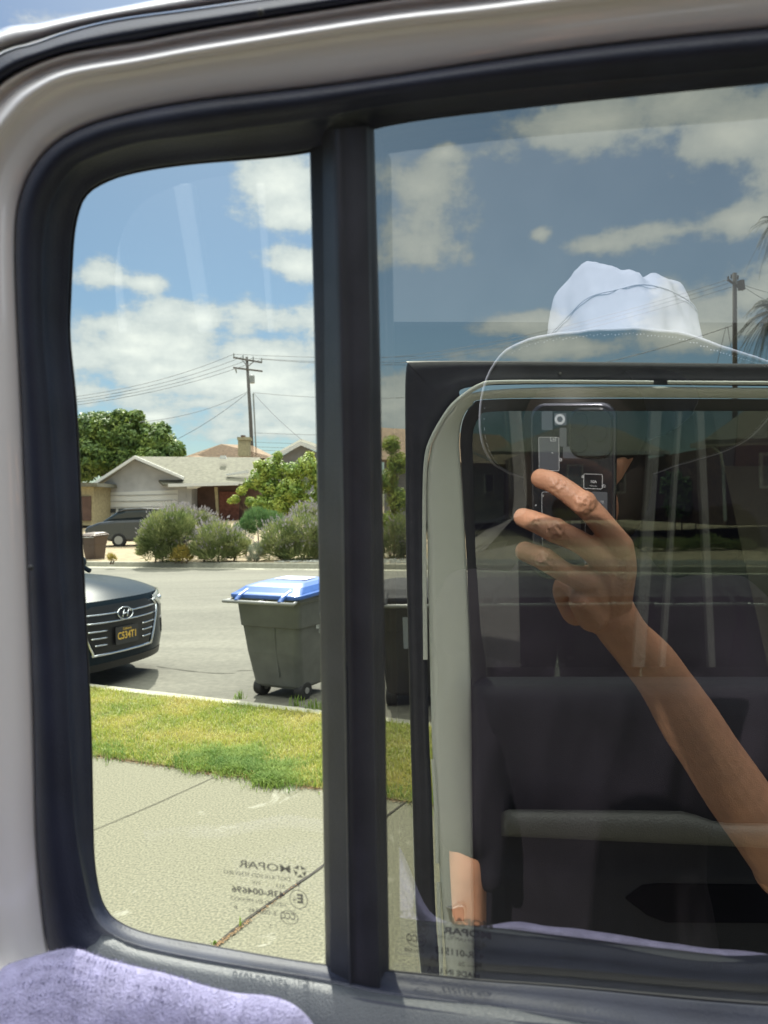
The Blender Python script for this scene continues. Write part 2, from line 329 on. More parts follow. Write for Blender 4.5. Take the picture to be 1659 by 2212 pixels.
def tuft(px,py,label,n=5,h=0.06,name='weed'):
    c=gp(px,py); mb=MB()
    for j in range(n): blade(mb,c+V((rnd.gauss(0,0.004),rnd.gauss(0,0.004),0)),h*rnd.uniform(0.5,1.1),0.0022,h*rnd.uniform(0.05,0.5),rnd.uniform(0,6.28),1)
    return tag(mb.build(name,M['grassg'],weld=False),label,'weed')
def sstrip(pts,wd):
    P=[gp(p.x,p.y,-.13) for p in crom([(a,b_,0) for a,b_ in pts],8)]; rows=[]
    for i,p in enumerate(P):
        p=p+V((0,.03*noise.noise(p*3),.0)); a=wd*(1+.8*noise.noise(p*7)); rows.append([p+V((0,-a,.004)),p+V((0,a,.004))])
    mb=MB(); mb.grid(rows); return tag(mb.build('street_crack',M['joint'],None),kind='structure')
sstrip([(340,1440),(420,1452),(500,1455),(540,1449),(760,1468)],.007); sstrip([(200,1305),(400,1290),(560,1283),(720,1270)],.008)
tuft(520,2003,'thin green grass blades sprouting midway along the driveway joint',5,0.055)
tuft(463,2042,'short green weed at the lower end of the driveway joint',9,0.025)
for i,(px,py) in enumerate(((515,1512),(640,1527),(672,1533),(690,1535))):
    c=gp(px,py); mb=MB()
    for j in range(26):
        p=c+V((rnd.gauss(0,0.03),0.02,0)); blade(mb,p,rnd.uniform(0.03,0.11),0.004,rnd.uniform(0.01,0.05),rnd.uniform(0,6.28))
    tag(mb.build('weed',M['grassg'],weld=False),('small','spindly','leafy','low')[i]+' green weed on the near curb '+('left of the blue lidded bin','below the middle of the blue lidded bin','in front of the blue lidded bin','closest to the window divider')[i],'weed','weeds growing on the near curb')
# ------------------------------------------------------------ the off-road vehicle and its two open doors
def plane_frame(px,py,D,ycam=None):
    n=ray(px,py).normalized(); u=n.cross(V((0,0,1))).normalized(); v=u.cross(n)
    return n,u,v,D
P1=plane_frame(1265,915,0.307)
n2v=ray(1150,905).normalized(); n2v=V((0.03,n2v.y,n2v.z)).normalized()
P2=(n2v,n2v.cross(V((0,0,1))).normalized(),None,1.0); P2=(P2[0],P2[1],P2[1].cross(P2[0]),1.0)
def dp(px,py,w=0.0,P=P1):
    d=ray(px,py); return CAM+d*((P[3]-w)/d.dot(P[0]))
def mirror(p,P=P1):
    q=p-CAM; return CAM+q-P[0]*(2*(q.dot(P[0])-P[3]))
VEH=thing('off_road_vehicle',(0,0,0),'white off road vehicle with its side doors swung open, seen close up from inside','vehicle')
c0=(1130,1150)
def polar(pts,n=420,k=8):
    P=crom([(x,y,0) for x,y in pts],k,closed=True); out=[]
    for i in range(n):
        a=2*math.pi*i/n; dx,dy=math.cos(a),math.sin(a); best=None
        for j in range(len(P)):
            p,q=P[j],P[(j+1)%len(P)]; ex,ey=q.x-p.x,q.y-p.y; den=dx*ey-dy*ex
            if abs(den)<1e-9: continue
            t=((p.x-c0[0])*ey-(p.y-c0[1])*ex)/den; s=((p.x-c0[0])*dy-(p.y-c0[1])*dx)/den
            if t>0 and -1e-6<=s<=1+1e-6 and (best is None or t>best): best=t
        if best is None: best=out[-1][2]
        out.append((c0[0]+dx*best,c0[1]+dy*best,best))
    return [(a,b) for a,b,_ in out]
RG=[(2200,2290),(2330,2150),(2380,1200),(2330,350),(2260,120)]
def rg(dx,dt,db): return [(2260+dx*.6,170-dt),(2340+dx,350-dt),(2380+dx,1200),(2340+dx,2130+db),(2220+dx*.4,2270+db)]
glass_o=[(150,735),(151,640),(157,520),(166,465),(182,425),(215,398),(280,374),(400,354),(665,327),(829,272),(1129,232),(1659,178),(2100,135)]+rg(-90,-70,-80)+[(1659,2170),(1229,2132),(1040,2118),(839,2097),(700,2084),(560,2062),(450,2042),(320,2017),(250,1987),(222,1950),(210,1905),(203,1850),(200,1770),(196,1590),(188,1400),(178,1200),(165,900)]
crease_o=[(92,735),(88,600),(92,500),(108,430),(150,366),(212,332),(300,306),(430,288),(675,255),(829,226),(1129,190),(1659,142),(2100,100)]+rg(-50,-40,-40)+[(1659,2262),(1279,2206),(1040,2172),(829,2142),(705,2116),(450,2074),(300,2042),(232,2012),(200,1975),(180,1900),(160,1780),(148,1590),(138,1400),(125,1200),(106,900)]
outer_o=[(48,900),(36,640),(34,500),(45,425),(75,358),(130,302),(225,260),(400,222),(665,190),(830,168),(1129,122),(1379,90),(1659,62),(2100,20)]+rg(0,0,0)+[(1659,2340),(1229,2280),(840,2230),(600,2195),(400,2165),(230,2125),(130,2085),(106,2055),(95,1992),(84,1880),(78,1780),(74,1590),(68,1400),(60,1200)]
ridge1=[(-70,900),(-62,600),(-48,400),(-20,315),(30,246),(75,203),(150,165),(300,137),(450,110),(830,50),(1079,22),(1659,-55),(2100,-110)]+rg(90,130,0)+[(1659,2400),(1229,2370),(840,2330),(400,2260),(130,2180),(10,2110),(-30,1992),(-50,1780),(-60,1400)]
groove=[(-95,900),(-90,600),(-75,380),(-40,275),(18,200),(75,165),(150,137),(300,112),(450,84),(830,24),(1079,-6),(1659,-85),(2100,-140)]+rg(120,160,0)+[(1659,2440),(1229,2420),(840,2380),(400,2310),(130,2230),(-20,2140),(-60,1992),(-80,1780),(-88,1400)]
ridge2=[(-125,900),(-115,600),(-100,360),(-55,250),(0,185),(65,146),(150,116),(300,92),(450,63),(830,3),(1079,-28),(1659,-108),(2100,-165)]+rg(150,180,0)+[(1659,2480),(1229,2460),(840,2420),(400,2360),(130,2280),(-50,2180),(-90,1992),(-112,1780),(-118,1400)]
wstrip=[(-200,900),(-190,600),(-165,330),(-100,200),(0,118),(75,94),(150,68),(260,42),(450,16),(830,-40),(1079,-75),(1659,-155),(2100,-210)]+rg(210,230,0)+[(1659,2560),(1229,2540),(840,2500),(400,2440),(130,2360),(-100,2260),(-150,1992),(-180,1780),(-190,1400)]
obody=[(-260,900),(-250,600),(-220,310),(-150,150),(0,62),(75,50),(150,34),(280,10),(450,-22),(830,-85),(1079,-120),(1659,-200),(2100,-260)]+rg(270,280,0)+[(1659,2620),(1229,2600),(840,2560),(400,2500),(130,2440),(-150,2330),(-200,1992),(-230,1780),(-245,1400)]
LG=polar(glass_o); LC=polar(crease_o); LO=polar(outer_o); L1=polar(ridge1); LV=polar(groove); L2=polar(ridge2); LW=polar(wstrip); LB=polar(obody)
def mixl(A,B,t): return [(a[0]+(b[0]-a[0])*t,a[1]+(b[1]-a[1])*t) for a,b in zip(A,B)]
def loop(A,w,P=P1):
    w=w if w<.010 else .010+(w-.010)*.62
    return [dp(x,y,w,P) for x,y in A]
def ringmesh(specs,P=P1):
    mb=MB(); mb.grid([loop(a,w,P) for a,w in specs],closeu=True); return mb
# white door skin (part) with everything else as its pieces
door=ringmesh([(LO,0.018),(LO,0.030),(mixl(LO,L1,.08),0.034),(mixl(LO,L1,.5),0.036),(mixl(LO,L1,.85),0.038),(mixl(LO,L1,.95),0.043),(L1,0.046),(mixl(L1,LV,.35),0.046),(mixl(L1,LV,.7),0.038),(LV,0.030),(mixl(LV,L2,.4),0.031),(mixl(LV,L2,.75),0.037),(L2,0.037),(mixl(L2,LW,.1),0.030),(mixl(L2,LW,.2),0.0)])
# lower leaf of the door, below the sill
bl=[dp(x,y,0.0) for x,y in ((-150,2150),(400,2300),(1229,2420),(2250,2500))]
rows=[bl,[p-V((0,0,0.02))-P1[0]*0.02 for p in bl],[V((p.x,p.y,0.72))-P1[0]*0.0 for p in bl],[V((p.x,p.y,0.45))+P1[0]*0.03 for p in bl],[V((p.x,p.y,0.43))+P1[0]*0.09 for p in bl],[V((p.x,p.y,0.9))+P1[0]*0.10 for p in bl],[p+P1[0]*0.06 for p in bl]]
door.grid(rows,closeu=False)
door=door.build('door',M['white'],VEH,smooth=True); tag(door,'near door with a clear rear quarter pane and a tinted main pane')
# rubber window seal
ringmesh([(LG,-0.006),(LG,0.004),(mixl(LG,LC,.08),0.010),(mixl(LG,LC,.3),0.012),(mixl(LG,LC,.8),0.024),(mixl(LG,LC,.93),0.030),(LC,0.033),(mixl(LC,LO,.12),0.034),(mixl(LC,LO,.3),0.040),(mixl(LC,LO,.6),0.044),(mixl(LC,LO,.85),0.042),(mixl(LC,LO,.97),0.038),(LO,0.030)]).build('window_seal',M['rubber'],door,smooth=True)
# inner black channel round the glass (thin dark step)
ringmesh([(mixl(LG,LC,-.06),0.0035),(mixl(LG,LC,-.05),0.006),(mixl(LG,LC,.02),0.0065),(mixl(LG,LC,.05),0.004)]).build('glass_channel',M['seal'],door,smooth=True)
ringmesh([(mixl(L2,LW,.02),0.018),(mixl(L2,LW,.1),0.034),(mixl(L2,LW,.35),0.043),(mixl(L2,LW,.6),0.040),(mixl(L2,LW,.9),0.030),(LW,0.015)]).build('weatherstrip',M['rubber'],door,smooth=True)
ringmesh([(mixl(LW,LB,-.05),0.0),(mixl(LW,LB,.1),0.018),(mixl(LW,LB,.4),0.026),(mixl(LW,LB,.8),0.020),(LB,0.0)]).build('outer_flange',M['white'],door,smooth=True)
# glass panes as 4 mm slabs: coated face towards the cabin
def slab(outline,t=0.004,P=P1,w0=0.0):
    mb=MB(); a=[dp(x,y,w0,P) for x,y in outline]; b=[p+P[0]*t for p in a]; mb.poly(a,0); mb.poly(b[::-1],1)
    for i in range(len(a)):
        j=(i+1)%len(a); mb.quad(a[i],b[i],b[j],a[j],1)
    return mb
g=[(760,290),(760,2150)]
vent=[(140,735),(140,600),(148,480),(170,425),(205,388),(270,362),(400,340),(700,300),(735,300),(760,2140),(700,2100),(500,2070),(390,2045),(280,2005),(232,1970),(205,1910),(192,1850),(186,1600),(165,1100)]
slab(vent).build('window_glass',[M['glass_clear'],M['glass_edge']],door,weld=False)
main=[(745,240),(1129,205),(1659,150),(2300,85),(2400,1200),(2350,2260),(1659,2210),(1229,2160),(770,2120)]
slab(main,w0=0.001).build('window_glass',[M['glass_tint'],M['glass_edge']],door,weld=False)
# divider bar between the panes: a folded section swept down the bar
def bar(stations,name,material,parent,P=P1):
    "stations: list of rows [(px,py,w)...]"
    mb=MB(); mb.grid([[dp(x,y,w,P) for x,y,w in r_] for r_ in stations]); return mb.build(name,material,parent,smooth=True)
TB=[(276,0,668,690,703,742,793,808),(700,.22,678,695,712,750,801,820),(1200,.5,688,697,722,752,806,829),(1700,.78,697,702,731,758,814,835),(2145,1,704,708,738,764,822,842)]
rows=[]
for j in range(25):
    t=j/24*4; i=min(3,int(t)); f_=t-i; a,b_=TB[i],TB[i+1]; q=[lerp(a[k],b_[k],f_) for k in range(8)]; y=q[0]
    xs=[(q[2],-.004),(q[2],.004),(q[2]+3,.008),(q[3]+4,.010),(q[3]+8,.013),(q[4]+14,.019),(q[4]+22,.024),(q[5]-8,.0245),(q[5]-2,.022),(q[5]+10,.0215),(q[6]-6,.0215),(q[6],.019),(q[6]+3,.012),(q[7]-6,.009),(q[7],.005),(q[7],-.004)]
    rows.append([(x,y+(x-755)*(-0.10+0.22*j/24),w) for x,w in xs])
bar(rows,'divider_bar',M['plastic'],door)
# small moulded clip at the head of the bar
# screws/dirt specks
for (px,py) in ((66,1226),(563,27)):
    mb=MB(); mb.ball(dp(px,py,.044),(.0012,.0012,.0012)); mb.build('screw',M['seal'],door)
# inner sill (textured vinyl ledge) under the seal
sx=[(100,2085),(165,2050),(222,2016),(300,2044),(450,2076),(705,2118),(829,2144),(1079,2176),(1279,2208),(1659,2262),(2250,2340)]
sx=[(p.x,p.y) for p in crom([(a,b,0) for a,b in sx],5)]
base=[dp(x,y,0.024) for x,y in sx]; n_=P1[0]; vv=P1[2]
rows=[[p-vv*.012+n_*.006 for p in base],base]+[[p-n_*a-vv*b_ for p in base] for a,b_ in ((.006,.002),(.014,.010),(.026,.024),(.038,.040),(.048,.058),(.054,.08),(.056,.12),(.05,.35))]
mb=MB(); mb.grid(rows); mb.build('window_sill',M['sill'],door,smooth=True)
# ---- printing on the panes
def text(s,size,px,py,P,w,mirrored=True,bold=0.0,material=None,name='lettering',parent=None,xalign='LEFT',sx=1.0):
    cu=bpy.data.curves.new('t','FONT'); cu.body=s; cu.size=size; cu.align_x=xalign; cu.offset=bold; cu.resolution_u=3
    o=bpy.data.objects.new('t',cu); C.objects.link(o); dg=bpy.context.evaluated_depsgraph_get(); me=bpy.data.meshes.new_from_object(o.evaluated_get(dg))
    bpy.data.objects.remove(o); bpy.data.curves.remove(cu)
    o0=dp(px,py,w,P); u=P[1]*(-1 if mirrored else 1); mb=MB()
    vs=[o0+u*(v.co.x*sx)+P[2]*v.co.y for v in me.vertices]
    mb.v=vs; mb.f=[tuple(p.vertices) for p in me.polygons]; mb.mi=[0]*len(mb.f); bpy.data.meshes.remove(me)
    return mb
def merge(*ms):
    o=MB()
    for m_ in ms:
        k=len(o.v); o.v+=m_.v; o.f+=[tuple(i+k for i in f) for f in m_.f]; o.mi+=m_.mi
    return o
def ringshape(px,py,w,rx,ry,th,P,n=40):
    c=dp(px,py,w,P); mb=MB(); mb.grid([[c+P[1]*(math.cos(2*math.pi*i/n)*(rx-q))+P[2]*(math.sin(2*math.pi*i/n)*(ry-q)) for i in range(n)] for q in (0,th)],closeu=True); return mb
px2m=lambda px,py,P=P1:(dp(px+1,py,0,P)-dp(px,py,0,P)).length
k1=px2m(600,1900)
T=lambda s,h,px,py,**k: text(s,h*k1*1.38,px,py,P1,.0035,**k)
k=k1
def emblem(px,py,r):
    mb=MB(); c=dp(px,py,.0035); pent=[c+P1[1]*(math.sin(2*math.pi*i/5)*r)+P1[2]*(math.cos(2*math.pi*i/5)*r) for i in range(5)]
    for i in range(5):   # dark wedges between the star's arms
        a,b_=pent[i],pent[(i+1)%5]; mid=(a+b_)/2; inn=c+(mid-c)*0.42
        mb.poly([a+(b_-a)*.08,b_+(a-b_)*.08,inn])
    return mb
mk=merge(emblem(648,1883,15*k),T('MOPAR',16,630,1886,bold=.00005,sx=1.5),ringshape(536,1869,.0035,6*k,6*k,1.2*k,P1,20),T('R',6,539,1872),
 T('DOT 616 SGD M36V3EO',8.5,628,1904,sx=1.15),T('V',16,651,1918,sx=.8),T('AS3',9,617,1920),T('MX',8,562,1912),T('1',6,588,1925),
 T('43R-004696',13.5,615,1940,bold=.00012,sx=1.24),ringshape(645,1943,.0035,19*k,20*k,1.6*k,P1),T('E',18,656,1951,bold=.0003),T('9',11,641,1950),
 T('HECHO EN MEXICO',8.5,619,1959,sx=1.12),T('E 000245  -  P',10.5,597,1978,sx=1.1),ringshape(625,1982,.0035,19*k,15*k,1.6*k,P1),T('CCC',15,639,1988,sx=.7,bold=.0001),T('5',9,587,2006),T('.',9,573,2000))
mk.build('glass_marking',M['etch'],door,weld=False)
k=px2m(950,2040)
T=lambda s,h,px,py,**q: text(s,h*k*1.38,px,py,P1,.0045,**q)
mk=merge(ringshape(899,2029,.0045,21*k,17*k,1.6*k,P1),T('CCC',16,915,2037,sx=.75,bold=.0001),T('E001488',8.5,916,2060),T('MOPAR',15,1062,2029,bold=.0002,sx=1.4),ringshape(977,2019,.0045,6*k,6*k,1.2*k,P1,20),
 T('DOT 24 LAM IG M70',8,1055,2041,sx=1.1),T('AS2',8,1040,2052),T('43R-011513',15,1046,2073,bold=.00012,sx=1.0),T('---- 26',11,1030,2092),T('MADE IN USA',12.5,1037,2115,sx=1.05,bold=.0001))
mk.build('glass_marking',M['etch2'],door,weld=False)
# ---------------------------------------------------------------- far door (front door), seen through the near one
def strip2(rows,P=P2,k=7):
    out=[]
    for pts,w in rows:
        q=crom([(a,b,0) for a,b in pts],k); out.append([dp(p.x,p.y,w,P) for p in q])
    return out
Wi=[(1026,2145),(1020,1700),(1017,1462),(1006,1187),(995,1010),(992,952),(999,905),(1019,876),(1056,862),(1300,859),(1659,861),(2050,864),(2085,885),(2095,1000),(2100,1465),(2100,2200)]
Wo=[(968,2145),(950,2000),(938,1700),(928,1420),(924,1187),(922,1050),(928,985),(945,935),(975,885),(1025,849),(1085,836),(1300,835),(1659,838),(2060,841),(2120,875),(2130,1000),(2135,1465),(2140,2200)]
Wo=[Wo[0],Wo[2],Wo[3],Wo[4],Wo[5],Wo[6],(940,945),(975,888),(1035,846),(1300,835),(1659,838),(2060,841),(2120,875),(2130,1000),(2135,1465),(2140,2200)]
def off(A,dx):
    return [(a+(dx if i<9 else 0)*(1 if a<1040 else 0),b+(dx if 7<=i<12 else 0)) for i,(a,b) in enumerate(A)]
mb=MB(); mx2=lambda A,B,t:[(a[0]+(b[0]-a[0])*t,a[1]+(b[1]-a[1])*t) for a,b in zip(A,B)]
mb.grid(strip2([(Wi,.0),(Wi,.012),(mx2(Wi,Wo,.1),.018),(mx2(Wi,Wo,.45),.026),(mx2(Wi,Wo,.8),.034),(mx2(Wi,Wo,.95),.034),(Wo,.028),(Wo,.01)]))
# drip rail: a thin raised lip outside a dark gap, with two notches
RO=[(914,1425),(912,1187),(913,1050),(917,985),(929,945),(957,895),(985,862),(1035,828),(1085,821),(1300,821),(1412,822)]
RI=[(924,1425),(921,1187),(921,1050),(926,988),(937,950),(964,902),(991,870),(1038,838),(1087,829),(1300,829),(1412,830)]
mb.grid(strip2([(RI,.015),(RI,.036),(mx2(RI,RO,.5),.040),(RO,.036),(RO,.015)]))
for X0,X1 in ((1442,2080),):
    a=[(X0,822),(1659,823),(X1,824)]; b_=[(X0,830),(1659,831),(X1,832)]
    mb.grid(strip2([(b_,.015),(b_,.036),(mx2(b_,a,.5),.04),(a,.036),(a,.015)]))
for (A_,B_) in (([(931,1640),(938,1760),(941,1865)],[(940,1640),(947,1760),(949,1865)]),([(943,1905),(945,1990),(949,2110)],[(951,1905),(954,1990),(958,2110)])):
    mb.grid(strip2([(B_,.012),(B_,.038),(mx2(A_,B_,.5),.042),(A_,.038),(A_,.012)]))
# outer white skin edge of the door showing beyond the rubber
mb.grid(strip2([([(889,1600),(892,1800),(899,2000),(915,2160)],-.05),([(895,1600),(899,1800),(910,2000),(938,2160)],-.02)]))
door2=mb.build('door',M['white2'],VEH,smooth=True); tag(door2,'far door with grey green tinted glass and black inner trim, seen through the near window')
Bo=[(918,2170),(900,1990),(890,1700),(886,1560),(877,1180),(876,1000),(875,860),(877,800),(882,784),(896,780),(1100,780),(1659,786),(2090,790),(2150,820),(2170,1000),(2175,1465),(2180,2200)]
Bi=[(960,2170),(942,1990),(932,1700),(926,1560),(918,1180),(917,1040),(921,985),(936,938),(962,892),(990,862),(1065,832),(1659,834),(2070,838),(2110,875),(2135,1000),(2140,1465),(2150,2200)]
mb=MB(); mb.grid(strip2([(Bi,-.02),(Bi,.014),(mx2(Bi,Bo,.35),.016),(mx2(Bi,Bo,.5),.010),(mx2(Bi,Bo,.75),.012),(mx2(Bi,Bo,.95),.010),(Bo,.0),(Bo,-.03)]))
mb.build('weatherstrip',M['plastic'],door2,smooth=True)
# dark inner reveal round the glass
Gi=[(1050,1500),(1049,1427),(1039,1362),(1031,1250),(1027,1187),(1022,1010),(1021,950),(1024,925),(1036,903),(1068,889),(1300,888),(1659,888),(2040,890),(2065,905),(2070,1000),(2075,1500)]
Go=[(1020,1500),(1018,1440),(1015,1362),(1010,1250),(1007,1187),(997,1010),(994,950),(1001,905),(1021,876),(1058,863),(1300,861),(1659,862),(2045,865),(2080,885),(2090,1000),(2100,1500)]
mb=MB(); mb.grid(strip2([(Gi,-.004),(Gi,.004),(mx2(Gi,Go,.4),.006),(mx2(Gi,Go,.9),.014),(Go,.014)])); mb.build('window_seal',M['seal'],door2,smooth=True)
slab([(1010,870),(2090,870),(2095,1500),(1010,1500)],P=P2,t=.004).build('window_glass',[M['glass_dark'],M['glass_edge']],door2,weld=False)
# markings on the far door's glass
k=px2m(1180,1430,P2)
T2=lambda s,h,px,py,**q: text(s,h*k*1.38,px,py,P2,.002,**q)
mk=merge(T2('AS2',7,1240,1424),T2('43R-011834',6,1222,1437),T2('DOT 24 M70',5,1222,1444),ringshape(1171,1431,.002,6*k,6*k,1*k,P2,16),T2('T',10,1150,1436),ringshape(1124,1433,.002,8*k,7*k,1*k,P2,4),T2('E2',6,1131,1437))
mk.build('glass_marking',M['etch2'],door2,weld=False)
# inner trim panel with rounded top pad, armrest and shade-painted pull recess
cols=[1016,1018,1024,1036,1056,1080,1110,1160,1240,1340,1400,1460,1520,1570,1659,1800,2000,2090]
def wv(px,edge,w): # rounds off the left edge
    t=min(1,max(0,(px-edge)/26)); return w*math.sin(t*math.pi/2)
rows=[]
for (py,w,edge) in ((1462,.002,1014),(1468,.010,1014),(1476,.030,1014),(1486,.042,1014),(1510,.050,1014),(1560,.047,1014),(1700,.040,1014),(1760,.038,1014),(1850,.036,1016),(1890,.05,1016),(1905,.052,1016),(2100,.045,1018),(2300,.040,1020),(2700,.035,1022),(2800,.0,1022)):
    rows.append([dp(px+(py-1462)*.012,py+(6*(1-min(1,(px-1014)/40))**2 if py<1520 else 0),wv(px,edge,w)+.0,P2) for px in cols])
mb=MB(); mb.grid(rows); mb.build('trim_panel',M['trim'],door2,smooth=True)
mb=MB(); cr=[]
acol=[1081,1083,1089,1100,1120,1200,1300,1400,1470,1500,1540,1570,1600,1659,1800,2080]
def atop(x): 
    t=min(1,max(0,(x-1460)/110)); t=t*t*(3-2*t); return 1748+(x-1081)*.008+26*t
for j,(f_,w) in enumerate(((0,.030),(0,.062),(.04,.082),(.15,.092),(.5,.096),(.85,.094),(.97,.088),(1.0,.075),(1.0,.03))):
    cr.append([dp(x,lerp(atop(x)+(10*(1-min(1,(x-1081)/22))**2 if f_<.5 else -6*(1-min(1,(x-1081)/22))**2),1806+(x-1081)*.045,f_),.03+(w-.03)*math.sin(min(1,max(0.0,(x-1080)/24))*math.pi/2),P2) for x in acol])
mb.grid(cr); mb.build('armrest',M['leather'],door2,smooth=True)
mb=MB(); q=[(1350,1942),(1388,1912),(1420,1909),(1659,1912),(2040,1916),(2040,2000),(1700,1996),(1440,1994),(1400,1980)]
mb.prism([dp(x,y,.0535,P2) for x,y in q],P2[0]*.004); mb.build('pull_recess_shade',mat('recess_shade_black',(.004,.004,.006),.9,spec=.03),door2,bevel=.002)  # black plate painted as the shade inside the recess
# latch opening in the edge
mb=MB(); q=[(963,1958),(978,1961),(990,1956),(1003,1957),(1008,1964),(1008,2000),(1003,2004),(982,2002),(972,1990)]
mb.prism([dp(x,y,.0365,P2) for x,y in q],P2[0]*.01); mb.build('latch',M['steel'],door2,bevel=.0015)
mb=MB(); q=[(975,1966),(1000,1962),(1003,1968),(1003,1990),(984,1990)]
mb.prism([dp(x,y,.0385,P2) for x,y in q],P2[0]*.004); mb.build('latch_opening',mat('latch_dark',(0.10,0.04,0.03),.5),door2)
for (px,py) in ((1210,806),):
    mb=MB(); mb.tube([dp(px,py,.012,P2),dp(px,py,.018,P2)],.0018,8); mb.build('clip',M['steel'],door2)
# ---- rest of the vehicle behind the photographer (appears only as reflection)
def vp(px,py,dn):
    "point whose mirror image in the near pane shows at px,py, dn metres along the pane normal"
    d=ray(px,py); return mirror(CAM+d*(dn/d.dot(P1[0])))
M['cabin']=mat('cabin_trim',(0.006,0.006,0.009),.8,spec=.05,noise_s=8,noise_a=.3)
M['post']=mat('pillar_trim',(0.42,0.43,0.43),.5)
def vbox(name,quad,dn,th,material,parent,bev=.01):
    mb=MB(); a=[vp(x,y,dn) for x,y in quad]; mb.prism(a,-P1[0]*th); return mb.build(name,material,parent,bevel=bev)
vbox('cabin_side',[(-900,690),(3600,700),(4400,4200),(-1600,4200)],1.6,.12,M['cabin'],VEH)
for (x0,x1,x2,x3) in ((225,245,275,256),(372,412,462,428),(552,572,592,578)):
    vbox('pillar',[(x0,395),(x1,395),(x2,720),(x3,720)],1.58,.03,M['post'],VEH,.004)

for (a0,a1,c0_,c1_) in ((1407,1431,1366,1392),(1466,1475,1424,1437),(1505,1522,1533,1548)):
    e=lambda x0,x1,y:x0+(x1-x0)*(y-888)/577
    q=[mirror(dp(x,y,-1.35,P2),P2) for x,y in ((e(a0,c0_,640),640),(e(a1,c1_,640),640),(e(a1,c1_,1800),1800),(e(a0,c0_,1800),1800))]
    mb=MB(); mb.prism(q,V((0,-.03,0))); mb.build('pillar',M['post'],VEH,bevel=.004)
0 and vbox('roof_rail',[(-300,372),(400,392),(1000,382),(3300,330),(3300,300),(1000,352),(400,370),(-300,340)],2.32,.05,M['post'],VEH,.004)
# ------------------------------------------------------------ the photographer
SKIN=mat('skin',(0.58,0.29,0.17),.45,noise_s=40,noise_a=.12,bump=.45,bump_s=420,bdist=.0015); SKIN.node_tree.nodes['Principled BSDF'].inputs['Subsurface Weight'].default_value=.08
SKIN.node_tree.nodes['Principled BSDF'].inputs['Subsurface Radius'].default_value=(.01,.004,.002)
M['shirt']=mat('dark_shirt',(0.016,0.0135,0.018),.9,spec=.1,noise_s=6,noise_a=.3,bump=.3,bump_s=900,bdist=.0006)
M['pants']=mat('dark_trousers',(0.03,0.032,0.04),.9)
M['hat']=mat('white_cotton',(0.42,0.445,0.52),.9,bump=.6,bump_s=900,bdist=.0008,noise_s=25,noise_a=.06)
M['hatin']=mat('brim_underside_shade',(0.05,0.055,0.06),.9,bump=.3,bump_s=900,bdist=.0005)
M['hair']=mat('dark_hair',(0.02,0.015,0.012),.6)
M['nail']=mat('fingernail',(0.78,0.50,0.44),.25)
def remesh(mb,vox,name,smooth=2):
    o=mb.build(name+'_tmp',SKIN,weld=True); r_=o.modifiers.new('r','REMESH'); r_.mode='VOXEL'; r_.voxel_size=vox
    s_=o.modifiers.new('s','SMOOTH'); s_.iterations=smooth; s_.factor=.5
    dg=bpy.context.evaluated_depsgraph_get(); me=bpy.data.meshes.new_from_object(o.evaluated_get(dg)); bpy.data.objects.remove(o)
    for p in me.polygons: p.use_smooth=True
    return me
def cap(mb,pts,rad,n=14,ell=None):
    "tapered limb with round ends"
    P=crom([tuple(p) for p in pts],5); k=len(pts); Rr=[]
    for i in range(len(P)):
        t=i/5; j=min(k-2,int(t)); f_=t-j; Rr.append(rad[j]+(rad[j+1]-rad[j])*(f_*f_*(3-2*f_)))
    mb.tube(P,Rr,n,ell=ell); mb.ball(P[0],Rr[0]*.98); mb.ball(P[-1],Rr[-1]*.98)
# hand: virtual pixel positions, depth along the pane normal (phone back about .614)
hand=MB(); K=lambda px,py,dn: vp(px,py,dn)
wr=K(1318,1320,.640)
# index / middle / ring / little finger, tip first
FG=[([(1168,1033,.600),(1203,1046,.590),(1262,1090,.585),(1300,1130,.590),(1338,1180,.600)],[.0078,.0083,.0090,.0092,.0105]),
    ([(1130,1117,.603),(1160,1128,.592),(1200,1146,.582),(1255,1172,.588),(1305,1208,.600)],[.0077,.0083,.0092,.0088,.0108]),
    ([(1134,1190,.608),(1158,1199,.594),(1178,1208,.584),(1222,1236,.590),(1268,1252,.600)],[.0080,.0085,.0088,.0080,.0108]),
    ([(1222,1300,.650),(1214,1278,.640),(1224,1262,.622),(1250,1280,.606),(1264,1300,.603)],[.007,.0075,.0078,.0078,.0080])]
for pts,rad in FG: cap(hand,[K(*p) for p in pts],rad)
hand.ball(K(1262,1087,.583),.0098); hand.ball(K(1200,1145,.580),.0098); hand.ball(K(1177,1207,.582),.0090)   # knuckles
cap(hand,[K(1252,1292,.600),K(1256,1302,.602),K(1280,1330,.620)],[.0085,.0095,.013])                      # little knuckle
cap(hand,[K(1338,1180,.602),K(1335,1235,.615),K(1318,1300,.635)],[.011,.014,.017])
cap(hand,[K(1305,1208,.602),K(1312,1255,.618),K(1310,1310,.638)],[.0115,.0145,.018])
cap(hand,[K(1270,1252,.604),K(1285,1290,.622),K(1305,1330,.642)],[.012,.0145,.017])
cap(hand,[K(1245,1318,.650),K(1222,1280,.655),K(1225,1248,.648)],[.013,.011,.009])                        # thumb, behind the phone edge
cap(hand,[K(1300,1300,.650),K(1262,1300,.652),K(1240,1312,.652)],[.018,.014,.012])
# forearm
cap(hand,[wr,K(1352,1372,.66),K(1420,1450,.70),K(1510,1590,.77),K(1610,1740,.86),K(1700,1870,.95)],[.020,.0195,.023,.029,.034,.037],n=20)
hm=remesh(hand,.0014,'hand',3)
